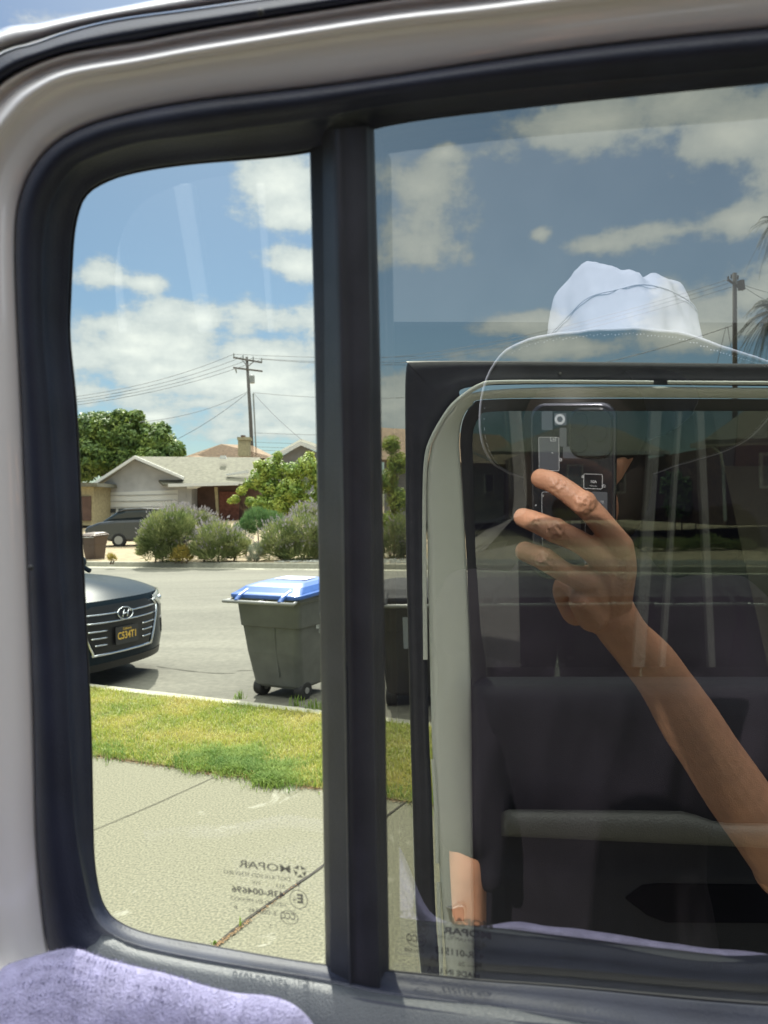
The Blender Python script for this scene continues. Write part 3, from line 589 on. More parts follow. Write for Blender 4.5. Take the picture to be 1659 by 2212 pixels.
# wrinkles over the finger joints, pushed into the surface
joints=[(K(1262,1087,.575),.011),(K(1200,1145,.572),.011),(K(1177,1207,.574),.010),(K(1205,1050,.582),.008),(K(1160,1128,.584),.008)]
NH=[v.normal.copy() for v in hm.vertices]
for v,vn in zip(hm.vertices,NH):
    d=0
    for c,r_ in joints:
        q=(v.co-c).length
        if q<r_: d+=(1-q/r_)*.0016*noise.noise(V((v.co.x*420,v.co.y*420,v.co.z*420)))
    if d: v.co+=vn*d*2
# body (virtual pixel positions again); bottom goes down to the ground
def D3(px,py,dn): return K(px,py,dn)
hc=D3(1262,985,1.13)                       # head centre
body=MB()
up3=V((0,0,1))
fwd=V((0.12,1,0)).normalized(); side=V((fwd.y,-fwd.x,0))
HM=Matrix((side,fwd,up3)).transposed()
body.ball(hc+V((0,0,.02)),(.076,.095,.105),HM,20,16); body.ball(hc+V((0,0,-.055))+fwd*.012,(.060,.078,.075),HM,18,12)
body.ball(hc+fwd*.092+V((0,0,-.03)),(.012,.020,.020),HM); body.ball(hc+fwd*.088+V((0,0,-.010)),(.008,.012,.026),HM)      # nose
body.ball(hc+fwd*.082+V((0,0,-.068)),(.024,.012,.007),HM); body.ball(hc+fwd*.080+V((0,0,-.079)),(.021,.012,.007),HM)     # lips
body.ball(hc+fwd*.068+V((0,0,-.105)),(.026,.022,.018),HM)                                                               # chin
for s in (-1,1):
    body.ball(hc+side*s*.078+V((0,0,-.01))-fwd*.01,(.008,.018,.030),HM); body.ball(hc+side*s*.032+fwd*.082+V((0,0,.012)),(.018,.010,.008),HM)
neck=hc+V((0,0,-.17))-fwd*.02; body.tube([hc+V((0,0,-.07)),neck,neck+V((0,0,-.05))],[.055,.056,.07],18)
chest=neck+V((0,0,-.22))
ft=V((chest.x,chest.y,0))
for (z,wd,dp_) in (( -.09,.15,.075),(-.15,.185,.10),(-.25,.175,.112),(-.40,.15,.10),(-.52,.155,.105),(-.62,.17,.11)):
    pass
def torso(mb,g=0.0):
    rows=[]
    for (z,wd,dq) in ((.02,.065,.06),(-.02,.10,.072),(-.05,.165,.085),(-.09,.195,.10),(-.16,.19,.115),(-.28,.172,.122),(-.42,.155,.108),(-.52,.158,.108),(-.62,.172,.115),(-.70,.165,.11)):
        c=neck+V((0,0,z)); rows.append([c+side*(math.cos(a*math.pi/14)*(wd+g))+fwd*(math.copysign(abs(math.sin(a*math.pi/14))**.85,math.sin(a*math.pi/14))*(dq+g)) for a in range(28)])
    mb.grid(rows,closeu=True); mb.poly(rows[0]); mb.poly(rows[-1][::-1])
torso(body)
shR=neck+V((0,0,-.085))+side*.185; shL=neck+V((0,0,-.085))-side*.185
el=D3(1700,1870,.95)
cap(body,[shR,lerp(shR,el,.5)+V((.02,0,-.02)),el],[.055,.047,.042],16)
eL=D3(1012,1800,1.06); hL=D3(1016,2180,1.06)
cap(body,[shL,lerp(shL,eL,.5),eL,lerp(eL,hL,.5),hL],[.055,.042,.029,.026,.020],16)
for j,(a,l) in enumerate(((-.028,.078),(-.009,.088),(.010,.084),(.027,.066))):
    b_=hL+fwd*a*-1+V((0,0,-.075)); cap(body,[b_,b_+V((.004,0,-l*.5)),b_+V((.016,.004,-l))],[.0085,.008,.007])
body.ball(hL+V((0,0,-.045)),(.018,.040,.046),HM); cap(body,[hL+V((0,.02,-.02)),hL+V((.012,.048,-.05)),hL+V((.018,.052,-.085))],[.012,.010,.008])
hip=neck+V((0,0,-.68))
for s in (-1,1):
    h=hip+side*s*.085; kn=V((h.x,h.y,.48))+fwd*.015; an=V((h.x,h.y,.09))-fwd*.01
    cap(body,[h,lerp(h,kn,.5),kn,lerp(kn,an,.35),an],[.088,.075,.055,.054,.038],16); cap(body,[an+V((0,0,-.045)),an+fwd*.08+V((0,0,-.06)),an+fwd*.16+V((0,0,-.065))],[.036,.034,.024])
bm_=remesh(body,.006,'body',2)
PER=thing('person',(neck.x,neck.y,0),'person in white sun hat and dark t-shirt raising a phone, reflected in tinted window','person')
# merge both meshes into one body object
mb=MB()
for me in (bm_,hm):
    k=len(mb.v); mb.v+=[v.co.copy() for v in me.vertices]; mb.f+=[tuple(i+k for i in p.vertices) for p in me.polygons]
mb.mi=[0]*len(mb.f); bo=mb.build('body',SKIN,PER,smooth=True,weld=False)
# nails on the visible fingertips
for (a,b_,c_) in (((1172,1036,.592),(1203,1046,.585),.0056),):
    p=K(*a); d=(K(*b_)-p).normalized(); nrm=(P1[0]-d*P1[0].dot(d)).normalized(); s_=d.cross(nrm)
    mb=MB(); mb.ball(p+nrm*.0012+d*.003,(.0050,.0072,.0016),Matrix((s_,d,nrm)).transposed(),16,8); mb.build('fingernail',M['nail'],bo,smooth=True)
# eyes
for s in (-1,1):
    mb=MB(); mb.ball(hc+side*s*.032+fwd*.083+V((0,0,.0)),(.011,.009,.007),HM); mb.build('eye',mat('eye_dark',(.2,.18,.17),.2),bo,smooth=True)
# hair, enlarged over forehead and ears to stand in for brim shade
mb=MB(); mb.ball(hc+V((0,0,.045))-fwd*.002,(.086,.101,.095),HM,22,16); mb.ball(hc+V((0,0,-.03))-fwd*.022,(.092,.090,.125),HM,22,16); mb.build('hair',M['hair'],PER,smooth=True)
# t-shirt with folds
sh=MB(); torso(sh,.024); cap(sh,[shR+side*-.03,shR,lerp(shR,el,.30)+V((0,0,-.01)),lerp(shR,el,.55)],[.075,.074,.072,.078],18)
hem=lerp(eL,hL,.30)+side*-.0
bs=1 if (shR-shL).dot(side)>0 else -1
cap(sh,[lerp(shL,eL,.6)+side*bs*.022,lerp(shL,eL,.86)+side*bs*.028,lerp(eL,hL,.22)+side*bs*.034],[.040,.032,.016],14)  # dark wedge added to the sleeve as the shadow edge across the arm
cap(sh,[shL+side*.03,shL,lerp(shL,eL,.4),lerp(shL,eL,.97)],[.075,.066,.055,.043],18)  # sleeve lengthened so dark cloth stands for shade on the arm
sm=remesh(sh,.006,'shirt',8)
NS=[v.normal.copy() for v in sm.vertices]
for v,vn in zip(sm.vertices,NS):
    q=v.co-neck; s1=q.dot(side); z=q.z
    f_=noise.noise(V((s1*16+z*3.0,q.dot(fwd)*5,z*2.2)))*.012+noise.noise(V((s1*24-z*9,2.3,z*6)))*.003
    rd=abs(math.sin((s1+.10)*38+z*2+noise.noise(V((z*4,0,0)))*2))**4*.008 if z<-.12 else 0
    v.co+=vn*(f_+rd)
mb=MB(); mb.v=[v.co.copy() for v in sm.vertices]; mb.f=[tuple(p.vertices) for p in sm.polygons]; mb.mi=[0]*len(mb.f); mb.build('t_shirt',M['shirt'],PER,smooth=True,weld=False)
mb=MB(); 
rows=[[hip+V((0,0,z))+side*math.cos(a*math.pi/12)*wd+fwd*math.sin(a*math.pi/12)*dq for a in range(24)] for z,wd,dq in ((.03,.175,.12),(-.06,.19,.13),(-.14,.185,.125))]
mb.grid(rows,closeu=True)
for s in (-1,1):
    h=hip+side*s*.085; kn=V((h.x,h.y,.48))+fwd*.015; an=V((h.x,h.y,.10)); mb.tube([h+V((0,0,-.08)),lerp(h,kn,.5),kn,lerp(kn,an,.5),an],[.10,.092,.078,.075,.072],20)
mb.build('trousers',M['pants'],PER,smooth=True)
for s in (-1,1):
    h=hip+side*s*.085; mb=MB(); an=V((h.x,h.y,.05)); mb.ball(an+fwd*.05,(.05,.135,.05),HM); mb.build('shoe',M['pants'],PER,smooth=True)
# hat: crown and brim built in the virtual picture's frame, then mirrored with everything else
ax=None
hb=CAM+ray(1356,884)*(1.13/ray(1356,884).dot(P1[0]))            # virtual hat centre
axv=(up*math.cos(R(27))+fw*math.sin(R(27))+rt*.02).normalized(); frv=(up*math.sin(R(27))-fw*math.cos(R(27))); frv=(frv-axv*frv.dot(axv)).normalized(); sdv=frv.cross(axv); sdv=sdv if sdv.dot(rt)>0 else -sdv
def HV(s,f_,z): return mirror(hb+sdv*s+frv*f_+axv*z)
brim=[];brim2=[]
for j in range(9):
    r_=.092+.105*j/8; row=[]
    for i in range(96):
        a=2*math.pi*i/96; e=(j/8)**1.6
        dz=e*(.022*math.cos(2*a+.9)+.010*math.sin(3*a+.4)-.010+ .008*math.sin(5*a)); rr=r_*(1+.05*e*math.cos(a*2))
        row.append((rr*math.cos(a)*1.0,rr*math.sin(a)*1.02,dz+.003*noise.noise(V((math.cos(a)*6,math.sin(a)*6,j*.3)))))
    brim.append(row)
hatbr=MB(); hatbr.grid([[HV(*p) for p in r_] for r_ in brim],closeu=True)
hat=hatbr.build('sun_hat',M['hat'],PER,smooth=True)
mb=MB(); mb.grid([[HV(p[0],p[1],p[2]-.0022) for p in r_] for r_ in brim],closeu=True); mb.build('brim_shade',M['hatin'],hat,smooth=True)  # shade under the white brim, painted as a dark sheet
mb=MB(); e=[HV(p[0],p[1],p[2]-.001) for p in brim[-1]]; mb.tube(e+[e[0]],.0019,8,caps=False); e=[HV(p[0]*.975,p[1]*.975,p[2]-.003) for p in brim[-1]]
mb.build('brim_edge',M['hat'],hat,smooth=True)
mb=MB()
for i in range(0,288):
    a=2*math.pi*i/288; p=brim[-1][(i//3)%96]; q=brim[-1][(i//3+1)%96]; f_=(i%3)/3
    c=HV((p[0]+(q[0]-p[0])*f_)*.972,(p[1]+(q[1]-p[1])*f_)*.972,p[2]-.0032); mb.ball(c,.0008,None,4,3)
mb.build('stitching',M['hat'],hat)
cr=[]
prof=[(.098,0),(.101,.035),(.104,.075),(.105,.110),(.104,.138),(.100,.154),(.084,.164),(.045,.166),(.004,.165)]
for j,(r_,z) in enumerate([(lerp(prof[int(i/3)][0],prof[min(8,int(i/3)+1)][0],(i%3)/3),lerp(prof[int(i/3)][1],prof[min(8,int(i/3)+1)][1],(i%3)/3)) for i in range(25)]):
    row=[]
    for i in range(120):
        a=2*math.pi*i/120; c_,s_=math.cos(a),math.sin(a); nn=noise.noise(V((c_*2.2,s_*2.2,z*9)))*.008+noise.noise(V((c_*5,s_*5,z*26+4)))*.0055+abs(noise.noise(V((c_*7,s_*7,z*12))))*.002
        if z>.135: nn+=.014*math.sin(a*3+1.2)*(z-.135)/.045
        q=1+nn/.1*(1 if z>.01 else .3)
        row.append(HV(r_*c_*q,r_*s_*q*1.1,z*(1+.10*noise.noise(V((c_*2.5,s_*2.5,7))))+(nn*1.2 if z>.07 else 0)))
    cr.append(row)
mb=MB(); mb.grid(cr,closeu=True); mb.build('hat_crown',M['hat'],hat,smooth=True)
# seam round the crown
mb=MB()
pts=[]
for i in range(80):
    a=2*math.pi*i/80; z=.098+.020*math.sin(a); nn=noise.noise(V((math.cos(a)*2.2,math.sin(a)*2.2,z*9)))*.008; q=1.025+nn/.1; pts.append(HV(.105*math.cos(a)*q,.105*math.sin(a)*q*1.1,z))
mb.tube(pts+[pts[0]],.0011,6,caps=False); mb.build('crown_seam',M['hat'],hat,smooth=True)
# ------------------------------------------------------------ the phone held up at the camera
kx=1/2673
PH=thing('phone',tuple(CAM-fw*.02),'dark transparent backed phone held in the raised hand, reflected in the tinted window','phone')
M['phone']=mat('phone_back',(0.02,0.022,0.026),.12,coat=.6)
M['phonef']=mat('phone_print',(0.10,0.11,0.125),.35); M['phonel']=mat('phone_line',(0.62,0.64,0.66),.35); M['phonem']=mat('phone_rim',(0.12,0.12,0.14),.18,metal=.8)
M['lens']=mat('lens_glass',(0.01,0.012,0.018),.05,coat=1)
BZ=-.004   # back plane behind the camera point
def pp(x,y,z=0): # x,y in metres, camera axes
    return CAM+rt*x+up*y+fw*(BZ+z)
def rrect(x0,y0,x1,y1,r_,n=7):
    o=[]
    for cx,cy,a0 in ((x1-r_,y1-r_,0),(x0+r_,y1-r_,90),(x0+r_,y0+r_,180),(x1-r_,y0+r_,270)):
        for i in range(n+1): a=R(a0+90*i/n); o.append((cx+r_*math.cos(a),cy+r_*math.sin(a)))
    return o
X0,X1,Y0,Y1=-.046,.0215,-.131,.0155
o_=rrect(X0,Y0,X1,Y1,.012)
def inset(o,d):
    cx,cy=(X0+X1)/2,(Y0+Y1)/2; return [(x-math.copysign(min(d,abs(x-cx)),x-cx),y-math.copysign(min(d,abs(y-cy)),y-cy)) for x,y in o]
mb=MB(); rr=[[pp(x,y,z) for x,y in q] for q,z in ((inset(o_,.0015),-.0085),(o_,-.007),(o_,-.0015),(inset(o_,.001),-.0002),(inset(o_,.002),0))]; mb.grid(rr,closeu=True); mb.poly(rr[0]); mb.build('case_rim',M['phonem'],PH,smooth=True)
mb=MB(); mb.poly([pp(x,y,-.0001) for x,y in inset(o_,.0019)]); mb.build('phone_back',M['phone'],PH)
def frame(x0,y0,x1,y1,t,z,r_=.0012):
    a=rrect(x0,y0,x1,y1,r_,4); b_=rrect(x0+t,y0+t,x1-t,y1-t,max(.0004,r_-t),4); mb=MB(); mb.grid([[pp(x,y,z) for x,y in a],[pp(x,y,z) for x,y in b_]],closeu=True); return mb
def PX(px,py): return ((px-1265)*kx,(915-py)*kx)
def fr(a,b_,c_,d,t=.0004,r_=.0012): 
    x0,y0=PX(a,d); x1,y1=PX(c_,b_); return frame(x0,y0,x1,y1,t,.00035,r_)
merge(fr(1161,945,1206,1018),fr(1187,945,1199,954,r_=.0005),fr(1206,990,1212,997,r_=.001),fr(1258,1022,1298,1054),fr(1254,1026,1258,1031,r_=.0005),fr(1298,1044,1304,1050,r_=.001),fr(1166,1065,1262,1240,.0003,.002),fr(1178,1238,1206,1252,.0008,.001)).build('printed_line',M['phonel'],PH,weld=False)
for (a,b_,c_,d) in ((1163,947,1204,1016),(1196,894,1222,920),(1168,890,1192,930),(1207,925,1222,965),(1275,1060,1308,1110),(1230,1125,1252,1145),(1214,965,1300,990)):
    x0,y0=PX(a,d); x1,y1=PX(c_,b_); mb=MB(); mb.poly([pp(x,y,.00018) for x,y in rrect(x0,y0,x1,y1,.001,3)]); mb.build('printed_panel',M['phonef'],PH,weld=False)
for (a,b_,r_) in ((1208,907,.0042),(1191,979,.0006),(1194,949,.0008),(1169,1074,.0008),(1153,1096,.0007),(1210,994,.0006)):
    x,y=PX(a,b_); mb=MB(); mb.grid([[pp(x+math.cos(t*.314)*q,y+math.sin(t*.314)*q,.0004) for t in range(20)] for q in (r_,r_*.55)],closeu=True); mb.build('printed_ring',M['phonel'],PH,weld=False)
def ptext(s,size,px,py,bold=0.0,mt='phonel'):
    cu=bpy.data.curves.new('t','FONT'); cu.body=s; cu.size=size; cu.offset=bold; cu.align_x='CENTER'; o=bpy.data.objects.new('t',cu); C.objects.link(o)
    me=bpy.data.meshes.new_from_object(o.evaluated_get(bpy.context.evaluated_depsgraph_get())); bpy.data.objects.remove(o)
    x,y=PX(px,py); mb=MB(); mb.v=[pp(x-v.co.x,y+v.co.y,.0004) for v in me.vertices]; mb.f=[tuple(p.vertices) for p in me.polygons]; mb.mi=[0]*len(mb.f); return mb
merge(ptext('A21',.0030,1279,1041,.00008),ptext('APL1W07',.0014,1279,1049),ptext('21',.0030,1297,1084)).build('printed_lettering',M['phonel'],PH,weld=False)
# camera island beside the lens we look through: ring round the view point, lenses to its side
mb=MB(); x0,y0=PX(1229,987); x1,y1=PX(1317,883); a=rrect(x0,y0,x1,y1,.009,6)
mb.grid([[pp(x,y,z) for x,y in q] for q,z in ((a,.0),(a,.0012),([(x*.93+(x0+x1)/2*.07,y*.93+(y0+y1)/2*.07) for x,y in a],.0020))],closeu=True); mb.poly([pp(x*.93+(x0+x1)/2*.07,y*.93+(y0+y1)/2*.07,.0020) for x,y in a]); mb.build('camera_island',M['phone'],PH,smooth=False)
for (px,py) in ((1250,910),(1250,958),(1290,935)):
    x,y=PX(px,py); mb=MB(); mb.tube([pp(x,y,.0018),pp(x,y,.0030)],.0066,24); l_=mb.build('camera_lens',M['lens'],PH)
x,y=PX(1246,900)
# ------------------------------------------------------------ towel over the sill
M['towel']=mat('lavender_towel',(0.29,0.275,0.44),.95,noise_s=160,noise_a=.18,bump=.8,bump_s=1100,bdist=.0015,detail=8)
edge=crom([dp(-900,2330,.075),dp(-500,2240,.068),dp(-160,2150,.060),dp(0,2107,.052),dp(30,2084,.05),dp(100,2066,.048),dp(165,2055,.047),dp(225,2072,.050),dp(300,2092,.056),dp(390,2117,.060),dp(500,2147,.062),dp(650,2187,.062)]+[dp(x,y,.030)-P1[0]*.030-P1[2]*.030 for x,y in ((829,2144),(1079,2176),(1279,2208),(1659,2262),(2250,2340))],8)
rows=[]
for j in range(44):
    t=j/43
    row=[]
    for i,p in enumerate(edge):
        # over the top, then hanging down on the cabin side
        sgn=t*.36; dw=lerp(.034,.016,min(1,max(0,(i-46)/40))); arc=min(1,sgn/.075); q=p-P1[0]*(dw*math.sin(arc*math.pi/2)+max(0,sgn-.075)*.10)-P1[2]*(.030*(1-math.cos(arc*math.pi/2))+max(0,sgn-.075))
        nz=noise.noise(q*14)*.006*min(1,t*8)+noise.noise(q*45)*.0018
        row.append(q-P1[0]*nz*.5+P1[2]*nz)
    rows.append(row)
mb=MB(); mb.grid(rows)
tw=mb.build('towel',M['towel'],None,smooth=True,solid=.006,sub=1); tag(tw,'fluffy lavender towel draped over the window sill at the bottom left','towel')
# pile: short fibres
mb=MB()
for k in range(60000):
    i=rnd.randrange(len(edge)//2+22); j=int(rnd.random()**1.3*24); p=rows[j][i]; q=rows[min(43,j+1)][min(len(edge)-1,i+1)]; c=V((lerp(p.x,q.x,rnd.random()),lerp(p.y,q.y,rnd.random()),lerp(p.z,q.z,rnd.random())))
    nrm=(P1[2]*.9-P1[0]*(.3+j*.04)).normalized(); d=(nrm+V((rnd.gauss(0,.6),rnd.gauss(0,.6),rnd.gauss(0,.6)))).normalized()*rnd.uniform(.0010,.0022); s_=d.cross(V((rnd.random(),rnd.random(),rnd.random())))  .normalized()*.0002
    c=c+nrm*.0015; mb.poly([c-s_,c+s_,c+d])
f=mb.build('towel_pile',M['towel'],tw,weld=False)
# ------------------------------------------------------------ wheelie bins
def make_bin(body,lid,label,cat='bin',group='wheelie bins lined up along the near kerb',logo=True):
    root=thing('wheelie_bin',(0,0,0),label,cat,group)
    # local frame: -Y is the hinge side with the handle, bottom at z 0
    def sec(z,hx,hy,r_=.05,cy=0):
        z=max(.05,z*1.0)
        return [V((x,y+cy,z)) for x,y in rrect(-hx,-hy,hx,hy,r_,5)]
    mb=MB(); rows=[sec(.10,.215,.235,.05,.02),sec(.13,.235,.255,.06,.02),sec(.45,.262,.30,.06),sec(.70,.280,.325,.05),sec(.705,.292,.337,.05),sec(.93,.305,.36,.05),sec(.955,.325,.385,.04),sec(.985,.325,.385,.04)]
    mb.grid(rows,closeu=True); mb.poly(rows[0][::-1])
    # shallow ribs / moulded seam on the hinge face
    for x in (.05,): mb.tube([V((x*1.05,-.345,.86)),V((x,-.318,.62)),V((x*.9,-.262,.22))],.010,6)
    mb.build('bin_body',body,root,smooth=False,bevel=.006)
    mb=MB()
    lrows=[]
    for (sx,sy,z,cy) in ((.335,.40,.978,0),(.342,.408,.985,0),(.342,.408,1.015,0),(.325,.395,1.022,0),(.315,.372,1.035,.01),(.28,.31,1.075,.02),(.22,.22,1.098,.03),(.10,.10,1.103,.03)): lrows.append([V((x,y+cy,z+(y+.4)*.05)) for x,y in rrect(-sx,-sy,sx,sy,.06,5)])
    mb.grid(lrows,closeu=True); mb.poly(lrows[-1])
    for x in (-.21,.21):   # hinge straps running down to the bar
        mb.tube([V((x,-.10,1.10)),V((x,-.32,1.045)),V((x,-.43,1.0)),V((x,-.475,.962))],[.013,.019,.022,.022],8)
    mb.build('bin_lid',lid,root,smooth=False,bevel=.008)
    mb=MB(); mb.tube([V((-.34,-.475,.955)),V((.34,-.475,.955))],.017,12)
    mb.tube([V((-.335,-.475,.955)),V((-.30,-.37,.965))],.014,8); mb.tube([V((.335,-.475,.955)),V((.30,-.37,.965))],.014,8); mb.tube([V((0.0,-.475,.955)),V((0,-.37,.965))],.012,8)
    mb.build('handle_bar',M['binbar'],root,smooth=True)
    for x in (-.20,.20):
        mb=MB(); mb.tube([V((x-.04,-.15,.085)),V((x+.04,-.15,.085))],.085,24); wl=mb.build('wheel',M['binwheel'],root,smooth=False,bevel=.012)
        mb=MB(); mb.tube([V((x-.044,-.15,.085)),V((x+.044,-.15,.085))],.03,16); mb.build('hub',M['binbar'],wl)
    return root
def placeb(root,px,py,z,yaw):
    p=gp(px,py,z); root.location=p; root.rotation_euler=(0,0,yaw); return p
M['bing']=mat('bin_grey',(0.115,0.12,0.112),.5,noise_s=5,noise_a=.2,bump=.25,bump_s=90)
M['bink']=mat('bin_charcoal',(0.05,0.048,0.048),.5,noise_s=5,noise_a=.2,bump=.25,bump_s=90)
M['binblue']=mat('bin_blue_lid',(0.055,0.13,0.40),.32,noise_s=6,noise_a=.12)
M['binlk']=mat('bin_black_lid',(0.05,0.05,0.055),.75,spec=.15)
M['binlg']=mat('bin_green',(0.03,0.055,0.045),.4)
M['binbar']=mat('bin_bar_grey',(0.26,0.26,0.25),.45); M['binwheel']=mat('bin_wheel',(0.02,0.02,0.02),.7)
M['binbrown']=mat('bin_brown',(0.10,0.068,0.055),.5)
M['label_w']=mat('paper_label',(0.80,0.80,0.76),.6); M['print_w']=mat('white_print',(0.55,0.57,0.55),.6); M['print_k']=mat('dark_print',(0.05,0.05,0.05),.6); M['label_b']=mat('pale_label',(0.42,0.45,0.55),.5)
b1=make_bin(M['bing'],M['binblue'],'grey wheelie bin with a blue lid carrying a white paper label')
def tmesh(s,size,Mx,name,material,parent,bold=0.0,sx=1.0):
    cu=bpy.data.curves.new('t','FONT'); cu.body=s; cu.size=size; cu.align_x='CENTER'; cu.align_y='CENTER'; cu.offset=bold; cu.resolution_u=2; cu.space_line=.9
    o=bpy.data.objects.new('t',cu); C.objects.link(o); me=bpy.data.meshes.new_from_object(o.evaluated_get(bpy.context.evaluated_depsgraph_get())); bpy.data.objects.remove(o)
    mb=MB(); mb.v=[Mx@V((v.co.x*sx,v.co.y,0)) for v in me.vertices]; mb.f=[tuple(p.vertices) for p in me.polygons]; mb.mi=[0]*len(mb.f); return mb.build(name,material,parent,weld=False)
mb=MB(); lz=lambda x,y: V((x,y,1.108+(y+.4)*.05)); mb.poly([lz(-.15,-.02),lz(.16,-.02),lz(.15,.16),lz(-.14,.16)]); mb.build('paper_label',M['label_w'],b1)
tmesh('1 3 7 2',.05,Matrix.Translation((0,.05,1.1345)),'label_print',M['print_k'],b1) if False else None
# white recycling arrows and words on the side wall (+X)
Ms=Matrix(((0,0,1,.300),(1,0,0,0.02),(0,1,0,.78),(0,0,0,1)))
mb=MB()
for q in range(3):
    a0=R(90+120*q); Rm=Matrix.Rotation(a0,4,'Z'); pts=[(-.028,.048),(.022,.048),(.022,.060),(.048,.040),(.022,.020),(.022,.032),(-.020,.032)]
    mb.poly([Ms@(Rm@V((x,y,.004))) for x,y in pts])
mb.build('recycling_mark',M['print_w'],b1,weld=False)
tmesh('RECYCLE\nONLY',.052,Ms@Matrix.Translation((0,-.12,.0)),'bin_lettering',M['print_w'],b1,.0012)
placeb(b1,632,1496,-.13,R(-28))
b2=make_bin(M['bink'],M['binlk'],'charcoal wheelie bin with a black lid and pale sticker, between the two doors')
mb=MB(); mb.poly([V((-.09,-.36,.84)),V((.02,-.36,.84)),V((.02,-.310,.55)),V((-.09,-.310,.55))]); mb.build('sticker',M['label_b'],b2)
placeb(b2,905,1512,-.13,R(-6))
b3=make_bin(M['bink'],M['binlk'],'charcoal wheelie bin left of the reflected wrist, dim behind the far door glass'); placeb(b3,1120,1512,-.13,R(-3))
b4=make_bin(M['bink'],M['binlk'],'charcoal wheelie bin right behind the reflected wrist, dim behind the far door glass'); placeb(b4,1292,1512,-.13,R(2))
b6=make_bin(M['binlg'],M['binlk'],'dark green wheelie bin right of the reflected arm, dim behind the far door glass'); placeb(b6,1475,1516,-.13,R(-2))
b7=make_bin(M['binlg'],M['binlk'],'dark green wheelie bin cut by the right picture edge, dim behind the glass'); placeb(b7,1655,1518,-.13,R(1))
for q in (b1,b2,b3,b4,b6,b7): q.scale=(1.10,1.04,.92)
b5=make_bin(M['binbrown'],M['binbrown'],'brown wheelie bin across the street beside the far curb',group='wheelie bins lined up along the far kerb'); del b5['group']; placeb(b5,205,1217,-.13,R(-20)); b5.scale=(.9,.9,.9)
